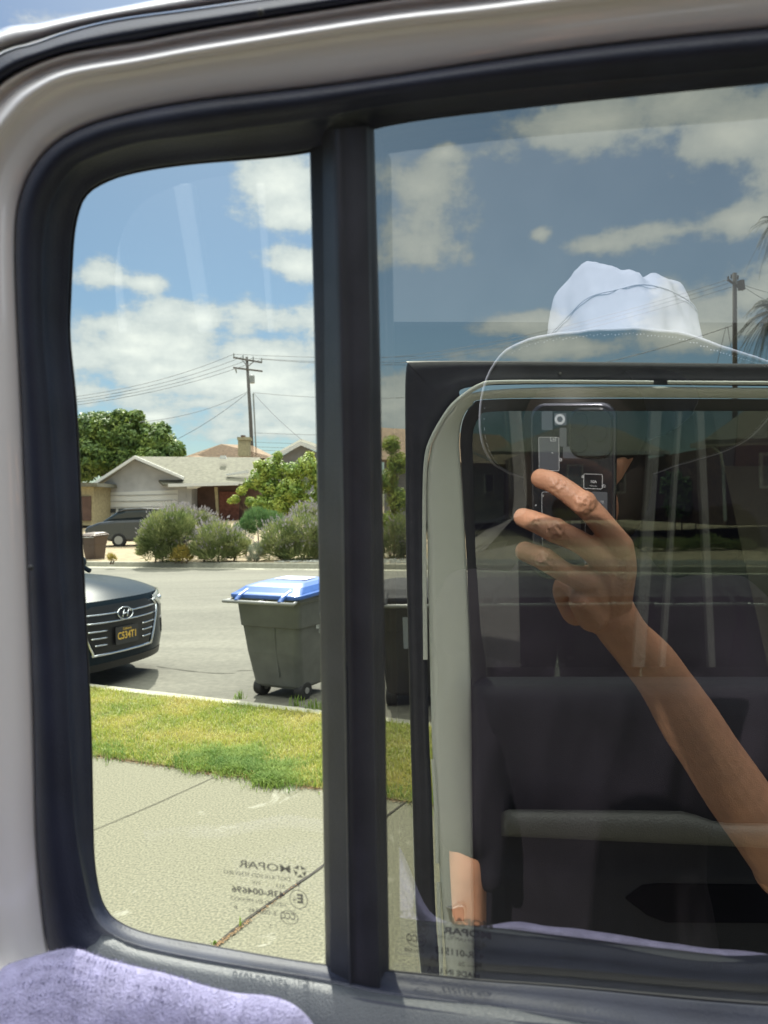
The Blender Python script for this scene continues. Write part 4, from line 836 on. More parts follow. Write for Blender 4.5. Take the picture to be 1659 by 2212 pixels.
# ------------------------------------------------------------ oncoming parked sedan
def sedan():
    d=7.35; base=at(266,1362,d); base.z=-.13; hd=R(-23)
    Mx=Matrix.Translation(base)@Matrix.Rotation(hd,4,'Z')@Matrix.Diagonal((1,1,1.09,1))     # +X forward
    root=thing('sedan',tuple(base),'dark blue grey sedan parked at the near curb, its chrome barred grille facing right','car')
    paint=mat('car_paint',(0.016,0.026,0.036),.25,spec=.3); paint.node_tree.nodes['Principled BSDF'].inputs['IOR'].default_value=1.22; blk=mat('car_black',(0.012,0.012,0.013),.45); chrome=mat('car_chrome',(0.72,0.74,0.76),.16,metal=1)
    lensm=mat('headlight_glass',(0.50,0.53,0.54),.15,coat=1); gls=mat('car_glass',(0.03,0.05,0.055),.04,coat=1); amb=mat('plate_yellow',(0.75,0.48,0.08),.5)
    def Xf(y,z):
        a=abs(y)/.9; return -.24*a**3.2-.07*a*a-(.42*max(0,z-.60)**1.15)-.25*max(0,.34-z)+.02
    def G(y,z,o=0): return Mx@V((Xf(y,z)+o,y,z))
    ys=[-.9+1.8*i/40 for i in range(41)]
    mb=MB(); mb.grid([[G(y,z) for y in ys] for z in [.17+.60*j/20 for j in range(21)]]); mb.build('bumper',paint,root,smooth=True)
    # hood
    def hz(s,y): # s 0..1 from nose to cowl
        return .77+.20*(1-(1-s)**2)-(.13*(abs(y)/.9)**3)*s+.012*math.cos(y*7)*s*(1-s)*4
    def hx(s,y): return Xf(y,.77)*(1-s)+s*(-1.32+.10*(1-(y/.9)**2))
    mb=MB(); mb.grid([[Mx@V((hx(s,y),y*(1-.06*s),hz(s,y))) for y in ys] for s in [j/16 for j in range(17)]]); mb.build('hood',paint,root,smooth=True)
    # sides and rear body
    mb=MB()
    for sg in (-1,1):
        rows=[]
        for j in range(24):
            x=lerp(Xf(.9,.5),-4.45,j/23); q=j/23; top=.77+(.0 if q<.04 else .07*min(1,(q-.04)/.25))+.04*q
            pr=[(.17,.82),(.25,.88),(.45,.905),(.62,.895),(top-.03,.87),(top,.835)]
            rows.append([Mx@V((x,sg*(w_*(1-.10*max(0,q-.85)/.15)),z)) for z,w_ in pr])
        mb.grid(rows)
    rows=[[Mx@V((-4.45-.12*math.cos(y*1.6),y*.9,z)) for y in ys] for z in (.2,.5,.9)]; mb.grid(rows)
    mb.grid([[Mx@V((x,y*(.93),z)) for y in ys] for x,z in ((-3.7,1.0),(-4.2,.98),(-4.5,.92))]); mb.build('body_side',paint,root,smooth=True)
    # greenhouse
    st=[(-1.22,.95,.80,0),(-1.6,1.17,.70,1),(-2.0,1.35,.62,2),(-2.3,1.42,.58,2),(-2.9,1.43,.58,2),(-3.4,1.32,.60,1),(-3.9,1.02,.68,0)]
    rows=[[Mx@V((x,y/.9*hw,z-(.04 if abs(y)>.8 else 0)-.05*(abs(y)/.9)**3)) for y in ys] for x,z,hw,_ in st]
    mb=MB(); mb.grid(rows[:4]); mb.build('windshield',gls,root,smooth=True)
    mb=MB(); mb.grid(rows[3:6]); mb.build('roof',paint,root,smooth=True)
    mb=MB(); mb.grid(rows[5:]);  mb.build('rear_window',gls,root,smooth=True)
    mb=MB()
    for sg in (-1,1):
        a=[Mx@V((x,sg*hw,z-.09)) for x,z,hw,_ in st]; b_=[Mx@V((x,sg*.83,.86)) for x,z,hw,_ in st]; mb.grid([a,b_])
    mb.build('side_window',gls,root,smooth=False)
    for sg in (-1,1):
        mb=MB(); mb.tube([Mx@V((-1.18,sg*.80,.93)),Mx@V((-1.6,sg*.71,1.13)),Mx@V((-2.05,sg*.625,1.32))],.028,8); mb.build('pillar',paint,root,smooth=True)
    # wheels, dark underside
    mb=MB(); mb.box((-4.3,-.78,.16),(-.35,.78,.5),Mx); mb.build('underbody',blk,root)
    for x in (-.92,-3.6):
        for sg in (-1,1):
            mb=MB(); mb.tube([Mx@V((x,sg*.70,.32)),Mx@V((x,sg*.915,.32))],.32,28); wh=mb.build('wheel',blk,root,bevel=.02)
            mb=MB(); mb.tube([Mx@V((x,sg*.72,.32)),Mx@V((x,sg*.922,.32))],.20,24); mb.build('rim',chrome,wh)
    # grille opening, chrome surround and bars
    hexo=[(-.36,.735),(.36,.735),(.53,.67),(.52,.60),(.40,.34),(.34,.315),(-.34,.315),(-.40,.34),(-.52,.60),(-.53,.67)]
    mb=MB(); cx_=[(-.62+1.24*i/30) for i in range(31)]
    def span(z):
        if z>.67: return lerp(.53,.36,(z-.67)/.065)
        if z>.60: return .525
        return lerp(.36,.52,max(0,(z-.33))/.27)
    mb.grid([[G(t_*span(z),z,.006) for t_ in [-1+2*i/30 for i in range(31)]] for z in [.32+.41*j/12 for j in range(13)]]); gr=mb.build('grille',blk,root)
    mb=MB(); P_=crom([(y,z,0) for y,z in hexo],4,closed=True); ring=[G(p.x,p.y,.012) for p in P_ if not (p.y>.72)]
    k0=[i for i,p in enumerate(P_) if p.y>.72]
    loopp=[p for p in P_ if p.y<=.72]; st_=max(range(len(P_)),key=lambda i:(P_[i].y>.72)*i)
    seq=[P_[(st_+1+i)%len(P_)] for i in range(len(P_)) if P_[(st_+1+i)%len(P_)].y<=.722]
    mb.tube([G(p.x,p.y,.012) for p in seq],.014,8); mb.build('grille_surround',chrome,gr,smooth=True)
    for j,z in enumerate((.655,.585,.515,.455,.395)):
        hw=span(z)-.02; segs=((-hw,-.07),(.07,hw)) if j==0 else ((-hw,hw),) if j==1 else ((-hw,-.24),(.24,hw))
        for a,b_ in segs:
            mb=MB(); mb.tube([G(lerp(a,b_,i/10),z+.012*(abs(lerp(a,b_,i/10))/.6)**2,.014) for i in range(11)],.0085,8); mb.build('grille_bar',chrome,gr,smooth=True)
    # emblem: slanted letter inside an oval
    mb=MB(); n_=36
    mb.tube([G(.10*math.cos(2*math.pi*i/n_),.640+.052*math.sin(2*math.pi*i/n_),.024) for i in range(n_+1)],.006,6,caps=False)
    def sl(y,z): return G(y+(z-.640)*.75,z,.026)
    for y in (-.030,.030): mb.tube([sl(y,.612),sl(y,.668)],.0075,6)
    mb.tube([sl(-.030,.632),sl(.030,.648)],.0065,6); mb.build('emblem',chrome,gr,smooth=True)
    # plate
    mb=MB(); pl=[Mx@V((.045,y,z)) for y,z in rrect(-.155,.375,.155,.53,.012,3)]; mb.prism(pl,Mx.to_3x3()@V((.006,0,0))); pt=mb.build('license_plate',mat('plate_black',(0.03,0.03,0.032),.4),root)
    Mp=Mx@Matrix(((0,0,1,.0525),(1,0,0,0),(0,1,0,.447),(0,0,0,1)))
    tmesh('C534T1',.088,Mp,'plate_lettering',amb,pt,.002,.92); tmesh('California',.030,Mp@Matrix.Translation((0,.058,0)),'plate_lettering',amb,pt,.0004)
    # headlights
    for sg in (-1,1):
        rows=[]
        for i in range(13):
            t_=i/12; y=sg*lerp(.50,.89,t_); lo=lerp(.715,.57,t_**.8); hi=lerp(.745,.80,min(1,t_*1.1))
            rows.append([Mx@V((min(Xf(y,.70),Xf(y,z))+.022-(.35*max(0,z-.75)),y,z)) for z in [lerp(lo,hi,k/6) for k in range(7)]])
        mb=MB(); mb.grid(rows); hl=mb.build('headlight',lensm,root,smooth=True)
        mb=MB(); y=sg*.70; mb.ball(Mx@V((Xf(y,.70)+.015,y,.70)),(.03,.03,.03)); mb.build('lamp',chrome,hl,smooth=True)
        mb=MB(); mb.tube([Mx@V((Xf(sg*lerp(.5,.88,i/8),.66)+.016,sg*lerp(.5,.88,i/8),lerp(.715,.605,(i/8)**.8))) for i in range(9)],.008,6); mb.build('light_strip',chrome,hl,smooth=True)
        mb=MB(); mb.prism([G(sg*.70,.50,.008),G(sg*.76,.52,.008),G(sg*.80,.40,.008),G(sg*.74,.36,.008)],Mx.to_3x3()@V((-.01,0,0))); mb.build('air_slot',blk,root)
        mb=MB(); mb.ball(Mx@V((-1.55,sg*1.0,1.0)),(.07,.11,.075),Mx.to_3x3()); mb.tube([Mx@V((-1.5,sg*.82,.95)),Mx@V((-1.55,sg*.95,.98))],.025,8); mb.build('side_mirror',paint,root,smooth=True)
    mb=MB(); mb.grid([[G(y,z,.005) for y in ys[3:-3]] for z in (.17,.20,.235)]); mb.build('lower_grille',blk,root)
    return root
sedan()
# ------------------------------------------------------------ covered car on the opposite driveway
def coupe():
    D=33; root=thing('parked_car',tuple(at(265,1180,D)),'low dark grey car parked on the driveway across the street','car')
    paint=mat('grey_car_paint',(0.05,0.053,0.058),.25,metal=.3,coat=1); gl=mat('grey_car_glass',(0.03,0.04,0.045),.05); blk=mat('tyre_black',(0.012,0.012,0.012),.7); rim=mat('rim_grey',(0.35,0.36,0.37),.3,metal=.8)
    low=[(181,1150),(184,1139),(215,1128),(250,1124),(300,1122),(350,1120),(400,1118),(430,1128),(432,1165),(380,1172),(300,1172),(285,1170),(240,1170),(205,1164),(186,1160)]
    gh=[(216,1129),(252,1106),(270,1101),(305,1099),(345,1101),(385,1117)]
    def ex(pts,y0,y1): 
        mb=MB(); a=[at(x,y,D+y0) for x,y in pts]; mb.prism(a,V((0,y1-y0,0))); return mb
    ex(low,-.85,.85).build('body',paint,root,bevel=.12); ex(gh,-.65,.65).build('cabin',gl,root,bevel=.12)
    ex([(250,1107),(268,1099),(306,1097),(346,1099),(350,1103),(306,1101.5),(270,1103)],-.66,.66).build('roof',paint,root,bevel=.03)
    for px in (256,385):
        for y in (-.88,.7):
            mb=MB(); c=at(px,1167,D+y); mb.tube([c,c+V((0,.2,0))],.30,24); wh=mb.build('wheel',blk,root,bevel=.03)
            mb=MB(); mb.tube([c+V((0,-.01,0)),c+V((0,.205,0))],.18,16); mb.build('rim',rim,wh)
    mb=MB(); mb.box(tuple(at(183,1148,D-.80)),tuple(at(196,1143,D-.5)),None); mb.build('headlight',rim,root)
coupe()
# ------------------------------------------------------------ houses
M['stucco']=mat('pale_stucco',(0.46,0.46,0.47),.9,noise_s=1.6,noise_a=.10,bump=.4,bump_s=30,bdist=.01)
M['whitep']=mat('white_woodwork',(0.68,0.68,0.66),.6)
M['shingle']=mat('grey_shingle',(0.15,0.142,0.105),.9,noise_s=4,noise_a=.25,bump=.6,bump_s=14,bdist=.03)
M['tile']=mat('brown_tile',(0.24,0.16,0.10),.9,noise_s=5,noise_a=.3,bump=.8,bump_s=12,bdist=.04)
M['brownw']=mat('brown_wall',(0.12,0.07,0.055),.85,noise_s=2,noise_a=.25)
M['redbrick']=mat('red_brick_wall',(0.22,0.085,0.06),.85,noise_s=6,noise_a=.3)
M['tanb']=mat('tan_brick',(0.42,0.36,0.22),.9,noise_s=6,noise_a=.2)
M['pane']=mat('dark_pane',(0.04,0.05,0.06),.08,coat=1)
M['greyw']=mat('grey_wall',(0.30,0.30,0.31),.9,noise_s=2,noise_a=.1)
def slabp(name,pts,D,th,material,parent,bev=0):
    "outline at world depth D, extruded th metres away from the street"
    mb=MB(); mb.prism([at(x,y,D) for x,y in pts],V((0,th,0))); return mb.build(name,material,parent,bevel=bev)
def roofq(name,q,material,parent,th=.12):
    "sloping sheet from four (px,py,depth) corners"
    a=[at(*p) for p in q]; mb=MB(); mb.prism(a,V((0,0,-th))); return mb.build(name,material,parent)
D=50
hA=thing('house',tuple(at(300,1125,D)),'pale stucco house with a low grey shingle roof and white double garage door','house')
slabp('wall',[(214,1135),(213,1052),(290,993),(386,1032),(414,1046),(414,1135)],D,10,M['stucco'],hA)
gd=slabp('garage_door',[(228,1135),(227,1064),(384,1058),(384,1135)],D-.06,.1,M['whitep'],hA)
for i in range(4):
    y=1070+i*13; slabp('door_rail',[(229,y),(229,y+.9),(383,y-2),(383,y-2.9)],D-.10,.05,M['greyw'],gd)
for i in range(8):
    x=238+i*17.5; slabp('door_pane',[(x,1108),(x,1099),(x+12,1098.5),(x+12,1107.5)],D-.11,.05,M['pane'],gd)
roofq('roof',[(290,984,D-.6),(196,1046,D-.6),(214,1047,D+11),(297,990,D+11)],M['shingle'],hA)
roofq('roof',[(290,984,D-.6),(394,1031,D-.6),(420,1032,D+6),(300,986,D+6)],M['shingle'],hA); roofq('roof',[(288,986,D+5),(352,1046,D-.8),(562,1045,D-.8),(562,988,D+5)],M['shingle'],hA)
slabp('bargeboard',[(290,984),(196,1046),(197,1052),(290,991)],D-.75,.2,M['whitep'],hA); slabp('bargeboard',[(290,984),(396,1030),(396,1036),(290,991)],D-.75,.2,M['whitep'],hA)
slabp('gutter',[(363,1045),(514,1042),(514,1048),(363,1052)],D-1.0,.25,M['whitep'],hA)
slabp('wall',[(414,1048),(560,1046),(560,1140),(414,1140)],D+1.5,6,M['brownw'],hA)
slabp('wall',[(474,1062),(516,1062),(516,1140),(474,1140)],D+1.3,.3,M['redbrick'],hA)
slabp('porch_post',[(463,1052),(469,1052),(473,1125),(468,1125)],D+.2,.2,M['tanb'],hA)
slabp('window',[(384,1052),(402,1052),(402,1110),(384,1110)],D-.02,.1,M['stucco'],hA)
slabp('vent',[(476,984),(486,984),(488,991),(474,991)],D+3,.4,M['whitep'],hA)
slabp('skylight',[(487,1024),(535,1015),(535,1022),(489,1027)],D+.3,.3,M['whitep'],hA)
mb=MB(); mb.tube([at(404,1053,D-.9),at(424,1053,D-.7),at(438,1047,D-.5)],.08,8); mb.build('downspout',M['whitep'],hA)
hB=thing('house',tuple(at(640,1100,56)),'grey house with a white trimmed gable rising behind the leafy tree','house')
slabp('wall',[(572,1130),(572,1006),(650,962),(760,1008),(830,1120)],56,9,M['greyw'],hB)
roofq('roof',[(650,954,55.4),(555,1004,55.4),(575,990,66),(650,948,66)],M['shingle'],hB); roofq('roof',[(650,954,55.4),(800,1010,55.4),(800,996,66),(650,948,66)],M['shingle'],hB)
slabp('bargeboard',[(650,953),(555,1003),(556,1010),(650,962)],55.2,.2,M['whitep'],hB); slabp('bargeboard',[(650,953),(800,1009),(800,1016),(650,962)],55.2,.2,M['whitep'],hB)
slabp('window',[(655,1075),(692,1074),(692,1092),(655,1093)],55.9,.1,M['whitep'],hB)
hC=thing('house',tuple(at(480,1000,66)),'tan roofed house with a yellow brick chimney behind the garage house','house')
roofq('roof',[(478,959,70),(400,986,66),(410,990,66),(600,990,66)],M['tile'],hC); roofq('roof',[(478,959,70),(545,962,72),(600,990,66),(400,990,66)],M['tile'],hC)
slabp('wall',[(405,988),(595,988),(595,1090),(405,1090)],66.5,6,M['tanb'],hC)
ch=slabp('chimney',[(514,985),(514,947),(537,947),(537,985)],64,1,M['tanb'],hC); slabp('chimney_cap',[(512,950),(512,944),(539,944),(539,950)],63.9,1.2,M['tanb'],ch); slabp('chimney_pot',[(520,945),(520,940),(528,940),(528,945)],64.2,.6,M['brownw'],ch)
hF=thing('house',tuple(at(170,1100,47)),'small shed roofed wing with a brown door at the far left edge','house')
slabp('wall',[(120,1135),(120,1046),(202,1046),(202,1135)],47,5,M['tanb'],hF); slabp('roof',[(110,1051),(125,1040),(208,1043),(210,1051)],46.5,6,M['shingle'],hF); slabp('door',[(170,1125),(170,1072),(196,1072),(196,1125)],46.9,.1,M['brownw'],hF)
# houses beyond the far door's glass
D=30
hD=thing('house',tuple(at(1250,1120,D)),'brown house with a hipped roof seen dimly through the far door glass','house')
slabp('wall',[(1140,1126),(1140,975),(1400,975),(1400,1122)],D,8,M['brownw'],hD)
roofq('roof',[(1230,915,D+4),(1060,975,D-.7),(1445,977,D-.7),(1330,925,D+4)],M['shingle'],hD)
slabp('gutter',[(1250,976),(1447,973),(1447,981),(1250,984)],D-.9,.25,M['whitep'],hD)
for (x0,x1,y0,y1) in ((1328,1352,1001,1066),(1225,1260,1003,1050)):
    f=slabp('window',[(x0,y1),(x0,y0),(x1,y0),(x1,y1)],D-.05,.1,M['whitep'],hD); slabp('pane',[(x0+4,y1-4),(x0+4,y0+4),(x1-4,y0+4),(x1-4,y1-4)],D-.08,.05,M['pane'],f)
hE=thing('house',tuple(at(1090,1120,36)),'grey stucco house with a pale rafter line left of the phone reflection','house')
slabp('wall',[(830,1130),(830,985),(1140,1003),(1140,1130)],36,8,M['greyw'],hE); roofq('roof',[(800,922,40),(760,990,35.4),(1160,1005,35.4),(1080,940,40)],M['tile'],hE)
slabp('bargeboard',[(1019,973),(1074,998),(1074,1002),(1019,978)],35.2,.2,M['whitep'],hE); f=slabp('window',[(1046,1065),(1046,1022),(1068,1022),(1068,1065)],35.9,.1,M['whitep'],hE); slabp('pane',[(1049,1062),(1049,1025),(1065,1025),(1065,1062)],35.85,.05,M['pane'],f)
hG=thing('house',tuple(at(1650,1100,24)),'dark house with pale eave and downspout at the right edge','house')
slabp('wall',[(1568,1135),(1568,960),(2050,940),(2050,1135)],24,9,M['brownw'],hG); slabp('eave',[(1524,952),(1700,945),(2100,938),(2100,950),(1700,957),(1526,962)],23.4,1.2,M['whitep'],hG)
roofq('roof',[(1640,865,28),(1520,950,23.3),(2150,936,23.3),(2100,850,28)],M['shingle'],hG)
mb=MB(); mb.tube([at(1540,964,23.5),at(1557,980,23.6),at(1562,1010,23.7),at(1567,1125,23.7)],.05,8); mb.build('downspout',M['whitep'],hG)
f=slabp('window',[(1642,1055),(1642,978),(1720,976),(1720,1055)],23.9,.1,M['whitep'],hG); slabp('pane',[(1650,1048),(1650,985),(1712,983),(1712,1048)],23.85,.05,M['pane'],f)
# gravel bed along the far curb on the right
M['gravel']=mat('pale_gravel',(0.32,0.32,0.28),.95,noise_s=12,noise_a=.5,bump=1,bump_s=18,bdist=.04)
mb=MB()
for k in range(5200):
    s_=rnd.uniform(1,24); o_=rnd.uniform(.25,1.7); p=line(f1,df,s_+5,0)+pf*o_+V((0,0,.03)); r_=rnd.uniform(.025,.06); a=rnd.uniform(0,3.1)
    c,s2=math.cos(a)*r_,math.sin(a)*r_; t_=p+V((0,0,r_*.7)); q=[p+V((c,s2,0)),p+V((-s2,c,0)),p+V((-c,-s2,0)),p+V((s2,-c,0))]
    for i in range(4): mb.poly([q[i],q[(i+1)%4],t_])
tag(mb.build('gravel',M['gravel'],weld=False),'pale gravel bed behind the far curb, seen through the dark glass','gravel',kind='stuff')
hH=thing('house',(0,-8,0),'grey two storey house behind the photographer, only faintly reflected in the tinted window','house')
M['tanwall']=mat('grey_wall_dark',(0.095,0.105,0.115),.9,noise_s=1.5,noise_a=.1)
mb=MB(); mb.box((-12,-16,0),(14,-8,5.6)); mb.build('wall',M['tanwall'],hH)
mb=MB(); mb.prism([(-12.8,-7.2,5.6),(-12.8,-16.8,5.6),(-12.8,-12,7.6)],V((27.6,0,0))); mb.build('roof',M['shingle'],hH)
mb=MB(); mb.box((4,-8.06,0),(9,-7.95,2.3)); mb.build('garage_door',M['brownw'],hH)
# ------------------------------------------------------------ trees and shrubs
def crown(mb,lobes,n,size,dense=.55,up_=.3):
    tot=sum(l[1]**2 for l in lobes)
    for (c,r_,sq) in lobes:
        for k in range(int(n*r_*r_/tot)):
            d=V((rnd.gauss(0,1),rnd.gauss(0,1),rnd.gauss(0,1))).normalized(); q=rnd.random()**(1-dense)
            if noise.noise((c+d*r_)*1.3/r_*1.6)<-.28 and q>.6: continue
            p=c+V((d.x*r_*q,d.y*r_*q,d.z*r_*q*sq)); s_=size*rnd.uniform(.6,1.3)
            nrm=(d+V((rnd.gauss(0,.5),rnd.gauss(0,.5),rnd.gauss(up_,.5)))).normalized(); t_=nrm.orthogonal().normalized(); t_=Matrix.Rotation(rnd.uniform(0,6.28),3,nrm)@t_; b_=nrm.cross(t_)
            i=len(mb.v); mb.v+=[p-t_*s_,p+b_*s_*.45,p+t_*s_,p-b_*s_*.45]; mb.f.append((i,i+1,i+2,i+3)); mb.mi.append(0)
M['bark']=mat('bark',(0.14,0.10,0.07),.9,noise_s=12,noise_a=.4)
M['leafd']=leafmat('tree_leaves',(0.06,0.12,0.03),(0.26,0.33,0.06),(0.13,0.21,0.04),scale=.9)
M['leafy']=leafmat('yellow_green_leaves',(0.15,0.26,0.04),(0.50,0.54,0.11),(0.31,0.40,0.07),scale=2)
M['lav']=leafmat('lavender_foliage',(0.13,0.18,0.06),(0.42,0.43,0.18),(0.26,0.30,0.12),scale=2.5)
M['lavf']=leafmat('lavender_flowers',(0.27,0.25,0.26),(0.40,0.36,0.38),scale=6)
M['shrubg']=leafmat('green_shrub',(0.06,0.15,0.05),(0.18,0.29,0.11),scale=3)
M['yel']=leafmat('yellow_shrub',(0.30,0.24,0.05),(0.48,0.38,0.10),scale=3)
M['silver']=leafmat('silver_shrub',(0.24,0.27,0.19),(0.42,0.44,0.34),scale=3)
def tree(px,py,Y,lobes,n,size,label,matn,trunk=.2,group=None,name='tree'):
    b_=at(px,py,Y); root=thing(name,tuple(b_),label,'tree',group); tm=MB()
    tops=[at(x,y,Y) for x,y,_,_ in lobes]
    hub=lerp(b_,sum(tops,V((0,0,0)))/len(tops),.45)
    tm.tube([b_-V((0,0,.2)),lerp(b_,hub,.5)+V((trunk*.3,0,0)),hub],[trunk,trunk*.8,trunk*.65],10)
    for tp in tops: tm.tube([hub,lerp(hub,tp,.5)+V((0,rnd.uniform(-.3,.3)*trunk*4,.0)),lerp(hub,tp,.95)],[trunk*.5,trunk*.3,trunk*.12],7)
    tm.build('trunk',M['bark'],root,smooth=True)
    mb=MB(); L_=[]
    for x,y,rx,sq in lobes: L_.append((at(x,y,Y)+V((0,rnd.uniform(-.4,.4)*rx*Y/F,0)),rx*Y/F,sq))
    crown(mb,L_,n,size) if False else crown(mb,L_,n*2,size*.62); mb.build('crown',M[matn],root,weld=False); return root
big=[(190,930,44,1),(235,935,48,.95),(285,942,48,.95),(335,955,46,.9),(372,975,32,.8),(210,985,50,.9),(270,990,50,.9),(330,1000,46,.8),(120,940,60,1),(175,1010,36,.9),(215,905,22,.8),(262,900,20,.8),(296,900,18,.8),(345,925,22,.7)]
tree(255,1110,62,big,26000,.30,'big dense round crowned tree rising behind the garage at the left','leafd',.5)
sap=[(600,1092,30,.9),(650,1096,30,.9),(568,1088,24,.9),(692,1096,24,.9),(625,1060,34,.9),(560,1035,26,1),(590,1015,28,1),(625,1020,24,1),(665,1010,28,1),(690,1035,26,1),(640,1050,30,.8),(585,1055,26,.8),(600,985,12,1),(560,1005,14,1),(668,985,12,1),(535,1045,12,1),(690,1070,20,.8),(655,1075,18,.6),(612,1075,18,.7)]
tree(622,1108,30,sap,7500,.13,'young bushy yellow green tree with forked trunk in front of the gable','leafy',.06)
tree(530,1125,31,[(522,1060,12,1),(508,1078,10,1),(540,1084,12,1),(560,1085,10,1),(498,1082,7,1)],900,.10,'thin yellowing sapling left of the bushy tree','leafy',.025)
for (px,py,rr_,lab) in ((840,960,28,'olive leafed shrub tree behind the gap between the doors'),):
    tree(850,1180,27,[(845,960,22,1),(860,1000,26,1),(835,1040,28,1),(860,1080,28,1),(845,1130,32,.9)],5000,.09,lab,'leafy',.08)
def shrub(px,py,Y,lobes,n,size,label,matn,flowers=None,nf=0,spiky=True,group='shrubs in the bed across the street'):
    b_=at(px,py,Y); root=thing('shrub',tuple(b_),label,'shrub',group); mb=MB(); fl=MB()
    for x,y,r_,sq in lobes:
        c=at(x,y,Y); r_=r_*Y/F; k=int(n*r_*r_/sum((l[2]*Y/F)**2 for l in lobes))
        for j in range(k):
            d=V((rnd.gauss(0,1),rnd.gauss(0,.8),abs(rnd.gauss(0,1))*1.2-.7)).normalized(); q=rnd.random()**.3; p=c+V((d.x,d.y,d.z*sq))*r_*q*(1+.16*noise.noise(d*3+c))
            if p.z<.03: p.z=.03+rnd.random()*.05
            s_=size*rnd.uniform(.5,1.3); dd=(d+V((rnd.gauss(0,.3),rnd.gauss(0,.3),.75))).normalized() if spiky else V((rnd.gauss(0,1),rnd.gauss(0,1),rnd.gauss(0,1))).normalized()
            w_=dd.cross(V((rnd.random()-.5,rnd.random()-.5,rnd.random()-.5))).normalized()*s_*(.13 if spiky else .5)
            mb.poly([p-w_,p+w_,p+dd*s_+w_*.2,p+dd*s_-w_*.2])
            if flowers and q>.87 and d.z>.15 and rnd.random()<nf:
                t_=p+dd*s_*1.3; fl.poly([t_-w_*1.2,t_+w_*1.2,t_+dd*s_*.6])
    mb.build('foliage',M[matn],root,weld=False)
    if flowers and fl.v: fl.build('flowers',M[flowers],root,weld=False)
    st=MB()
    for x,y,r_,sq in lobes[:3]: 
        c=at(x,y,Y); g_=V((c.x,c.y,.0)); st.tube([g_,lerp(g_,c,.5)+V((.04,0,0)),c],[.03,.02,.01],6)
    st.build('stem',M['bark'],root)
    return root
Y=22.6
shrub(360,1212,Y,[(350,1150,42,1.1),(335,1170,36,1.1),(385,1140,36,1),(325,1190,26,.8),(370,1195,34,.6)],9000,.13,'grey green bushy shrub nearest the opposite driveway','lav','lavf',.25)
shrub(400,1200,Y+1.6,[(400,1125,28,.9),(430,1128,26,.8),(452,1135,22,.8),(375,1115,24,.9)],3600,.13,'lavender bush with purple tips behind the front row','lav','lavf',.9)
shrub(470,1217,Y-.2,[(470,1165,40,.9),(440,1185,30,.8),(505,1180,34,.8),(470,1195,44,.4)],8000,.13,'broad lavender bush in the middle of the bed','lav','lavf',.5)
shrub(560,1200,Y+2.2,[(555,1128,30,1),(585,1130,28,.9),(530,1145,24,.9)],4500,.11,'bright green bush behind the lavender','shrubg')
shrub(630,1217,Y-.2,[(610,1165,44,.9),(655,1155,44,1),(690,1165,40,1),(590,1190,34,.7),(650,1195,50,.45),(720,1165,40,1)],12000,.13,'large lavender bush right beside the window divider','lav','lavf',.55)
shrub(640,1205,Y+2,[(660,1115,24,.8),(690,1120,24,.8)],2200,.13,'purple tipped lavender rising behind the large bush','lav','lavf',.9)
shrub(555,1215,Y-.5,[(553,1190,14,1.2),(547,1207,11,.8)],900,.09,'small silvery shrub between two lavender bushes','silver')
shrub(390,1216,Y-.4,[(392,1193,16,.9),(402,1205,14,.7),(378,1206,12,.6)],1200,.09,'small yellow flowering shrub low in the bed','yel')
shrub(240,1212,Y-.3,[(243,1207,8,.7),(238,1202,6,.9)],350,.07,'tiny dry yellow weed clump beside the brown bin','yel')
shrub(862,1215,Y,[(850,1170,30,1.3),(870,1150,30,1.2),(840,1190,34,.9),(890,1190,26,.9)],4500,.12,'pale lavender bush seen between the two doors','lav','lavf',.3)
shrub(1450,1200,23.5,[(1400,1178,26,.5),(1460,1180,30,.45),(1530,1176,34,.5),(1600,1182,30,.45)],3500,.14,'low ground shrubs behind the gravel, dim in the far glass','lav')
shrub(1480,1130,27,[(1470,1090,30,1.1),(1500,1060,30,1.2),(1455,1050,24,1.2)],3500,.14,'dark tall shrub between two houses behind the far glass','shrubg',spiky=False)
# ------------------------------------------------------------ utility poles and lines
M['pole']=mat('weathered_pole',(0.13,0.125,0.12),.9,noise_s=6,noise_a=.25); M['wire']=mat('black_wire',(0.05,0.05,0.06),.6); M['xf']=mat('grey_tank',(0.30,0.32,0.32),.4); M['poled']=mat('dark_pole',(0.05,0.045,0.04),.9)
def wire(a,b_,sag,r_,parent,n=14):
    mb=MB(); mb.tube([lerp(a,b_,i/n)-V((0,0,sag*4*(i/n)*(1-i/n))) for i in range(n+1)],r_,5); return mb.build('wire',M['wire'],parent)
Y=72
U=thing('utility_pole',tuple(at(549,1100,Y)),'wooden utility pole with two crossarms and a grey transformer above the roofs','utility pole')
mb=MB(); mb.tube([at(550,1108,Y),at(541,900,Y),at(533,771,Y)],[.20,.17,.13],10); mb.build('pole',M['pole'],U,smooth=True)
for (x0,y0,x1,y1) in ((504,772,566,783),(504,794,567,802)):
    mb=MB(); a,b_=at(x0,y0,Y-.15),at(x1,y1,Y-.15); mb.tube([a,b_],.09,6); mb.build('crossarm',M['pole'],U)
for (x,y) in ((505,771),(525,775),(547,778),(565,781)):
    mb=MB(); mb.tube([at(x,y,Y-.15),at(x,y-8,Y-.15)],[.07,.05],6); mb.build('insulator',M['xf'],U)
mb=MB(); mb.tube([at(509,796,Y-.2),at(511,806,Y-.2)],[.09,.05],6); mb.build('insulator',M['xf'],U)
mb=MB(); mb.tube([at(523,778,Y-.2),at(535,792,Y-.2)],.04,5); mb.tube([at(548,781,Y-.2),at(536,792,Y-.2)],.04,5); mb.build('brace',M['pole'],U)
mb=MB(); mb.tube([at(544.5,811,Y-.3),at(545,828,Y-.3)],.24,14); mb.build('transformer',M['xf'],U,bevel=.03)
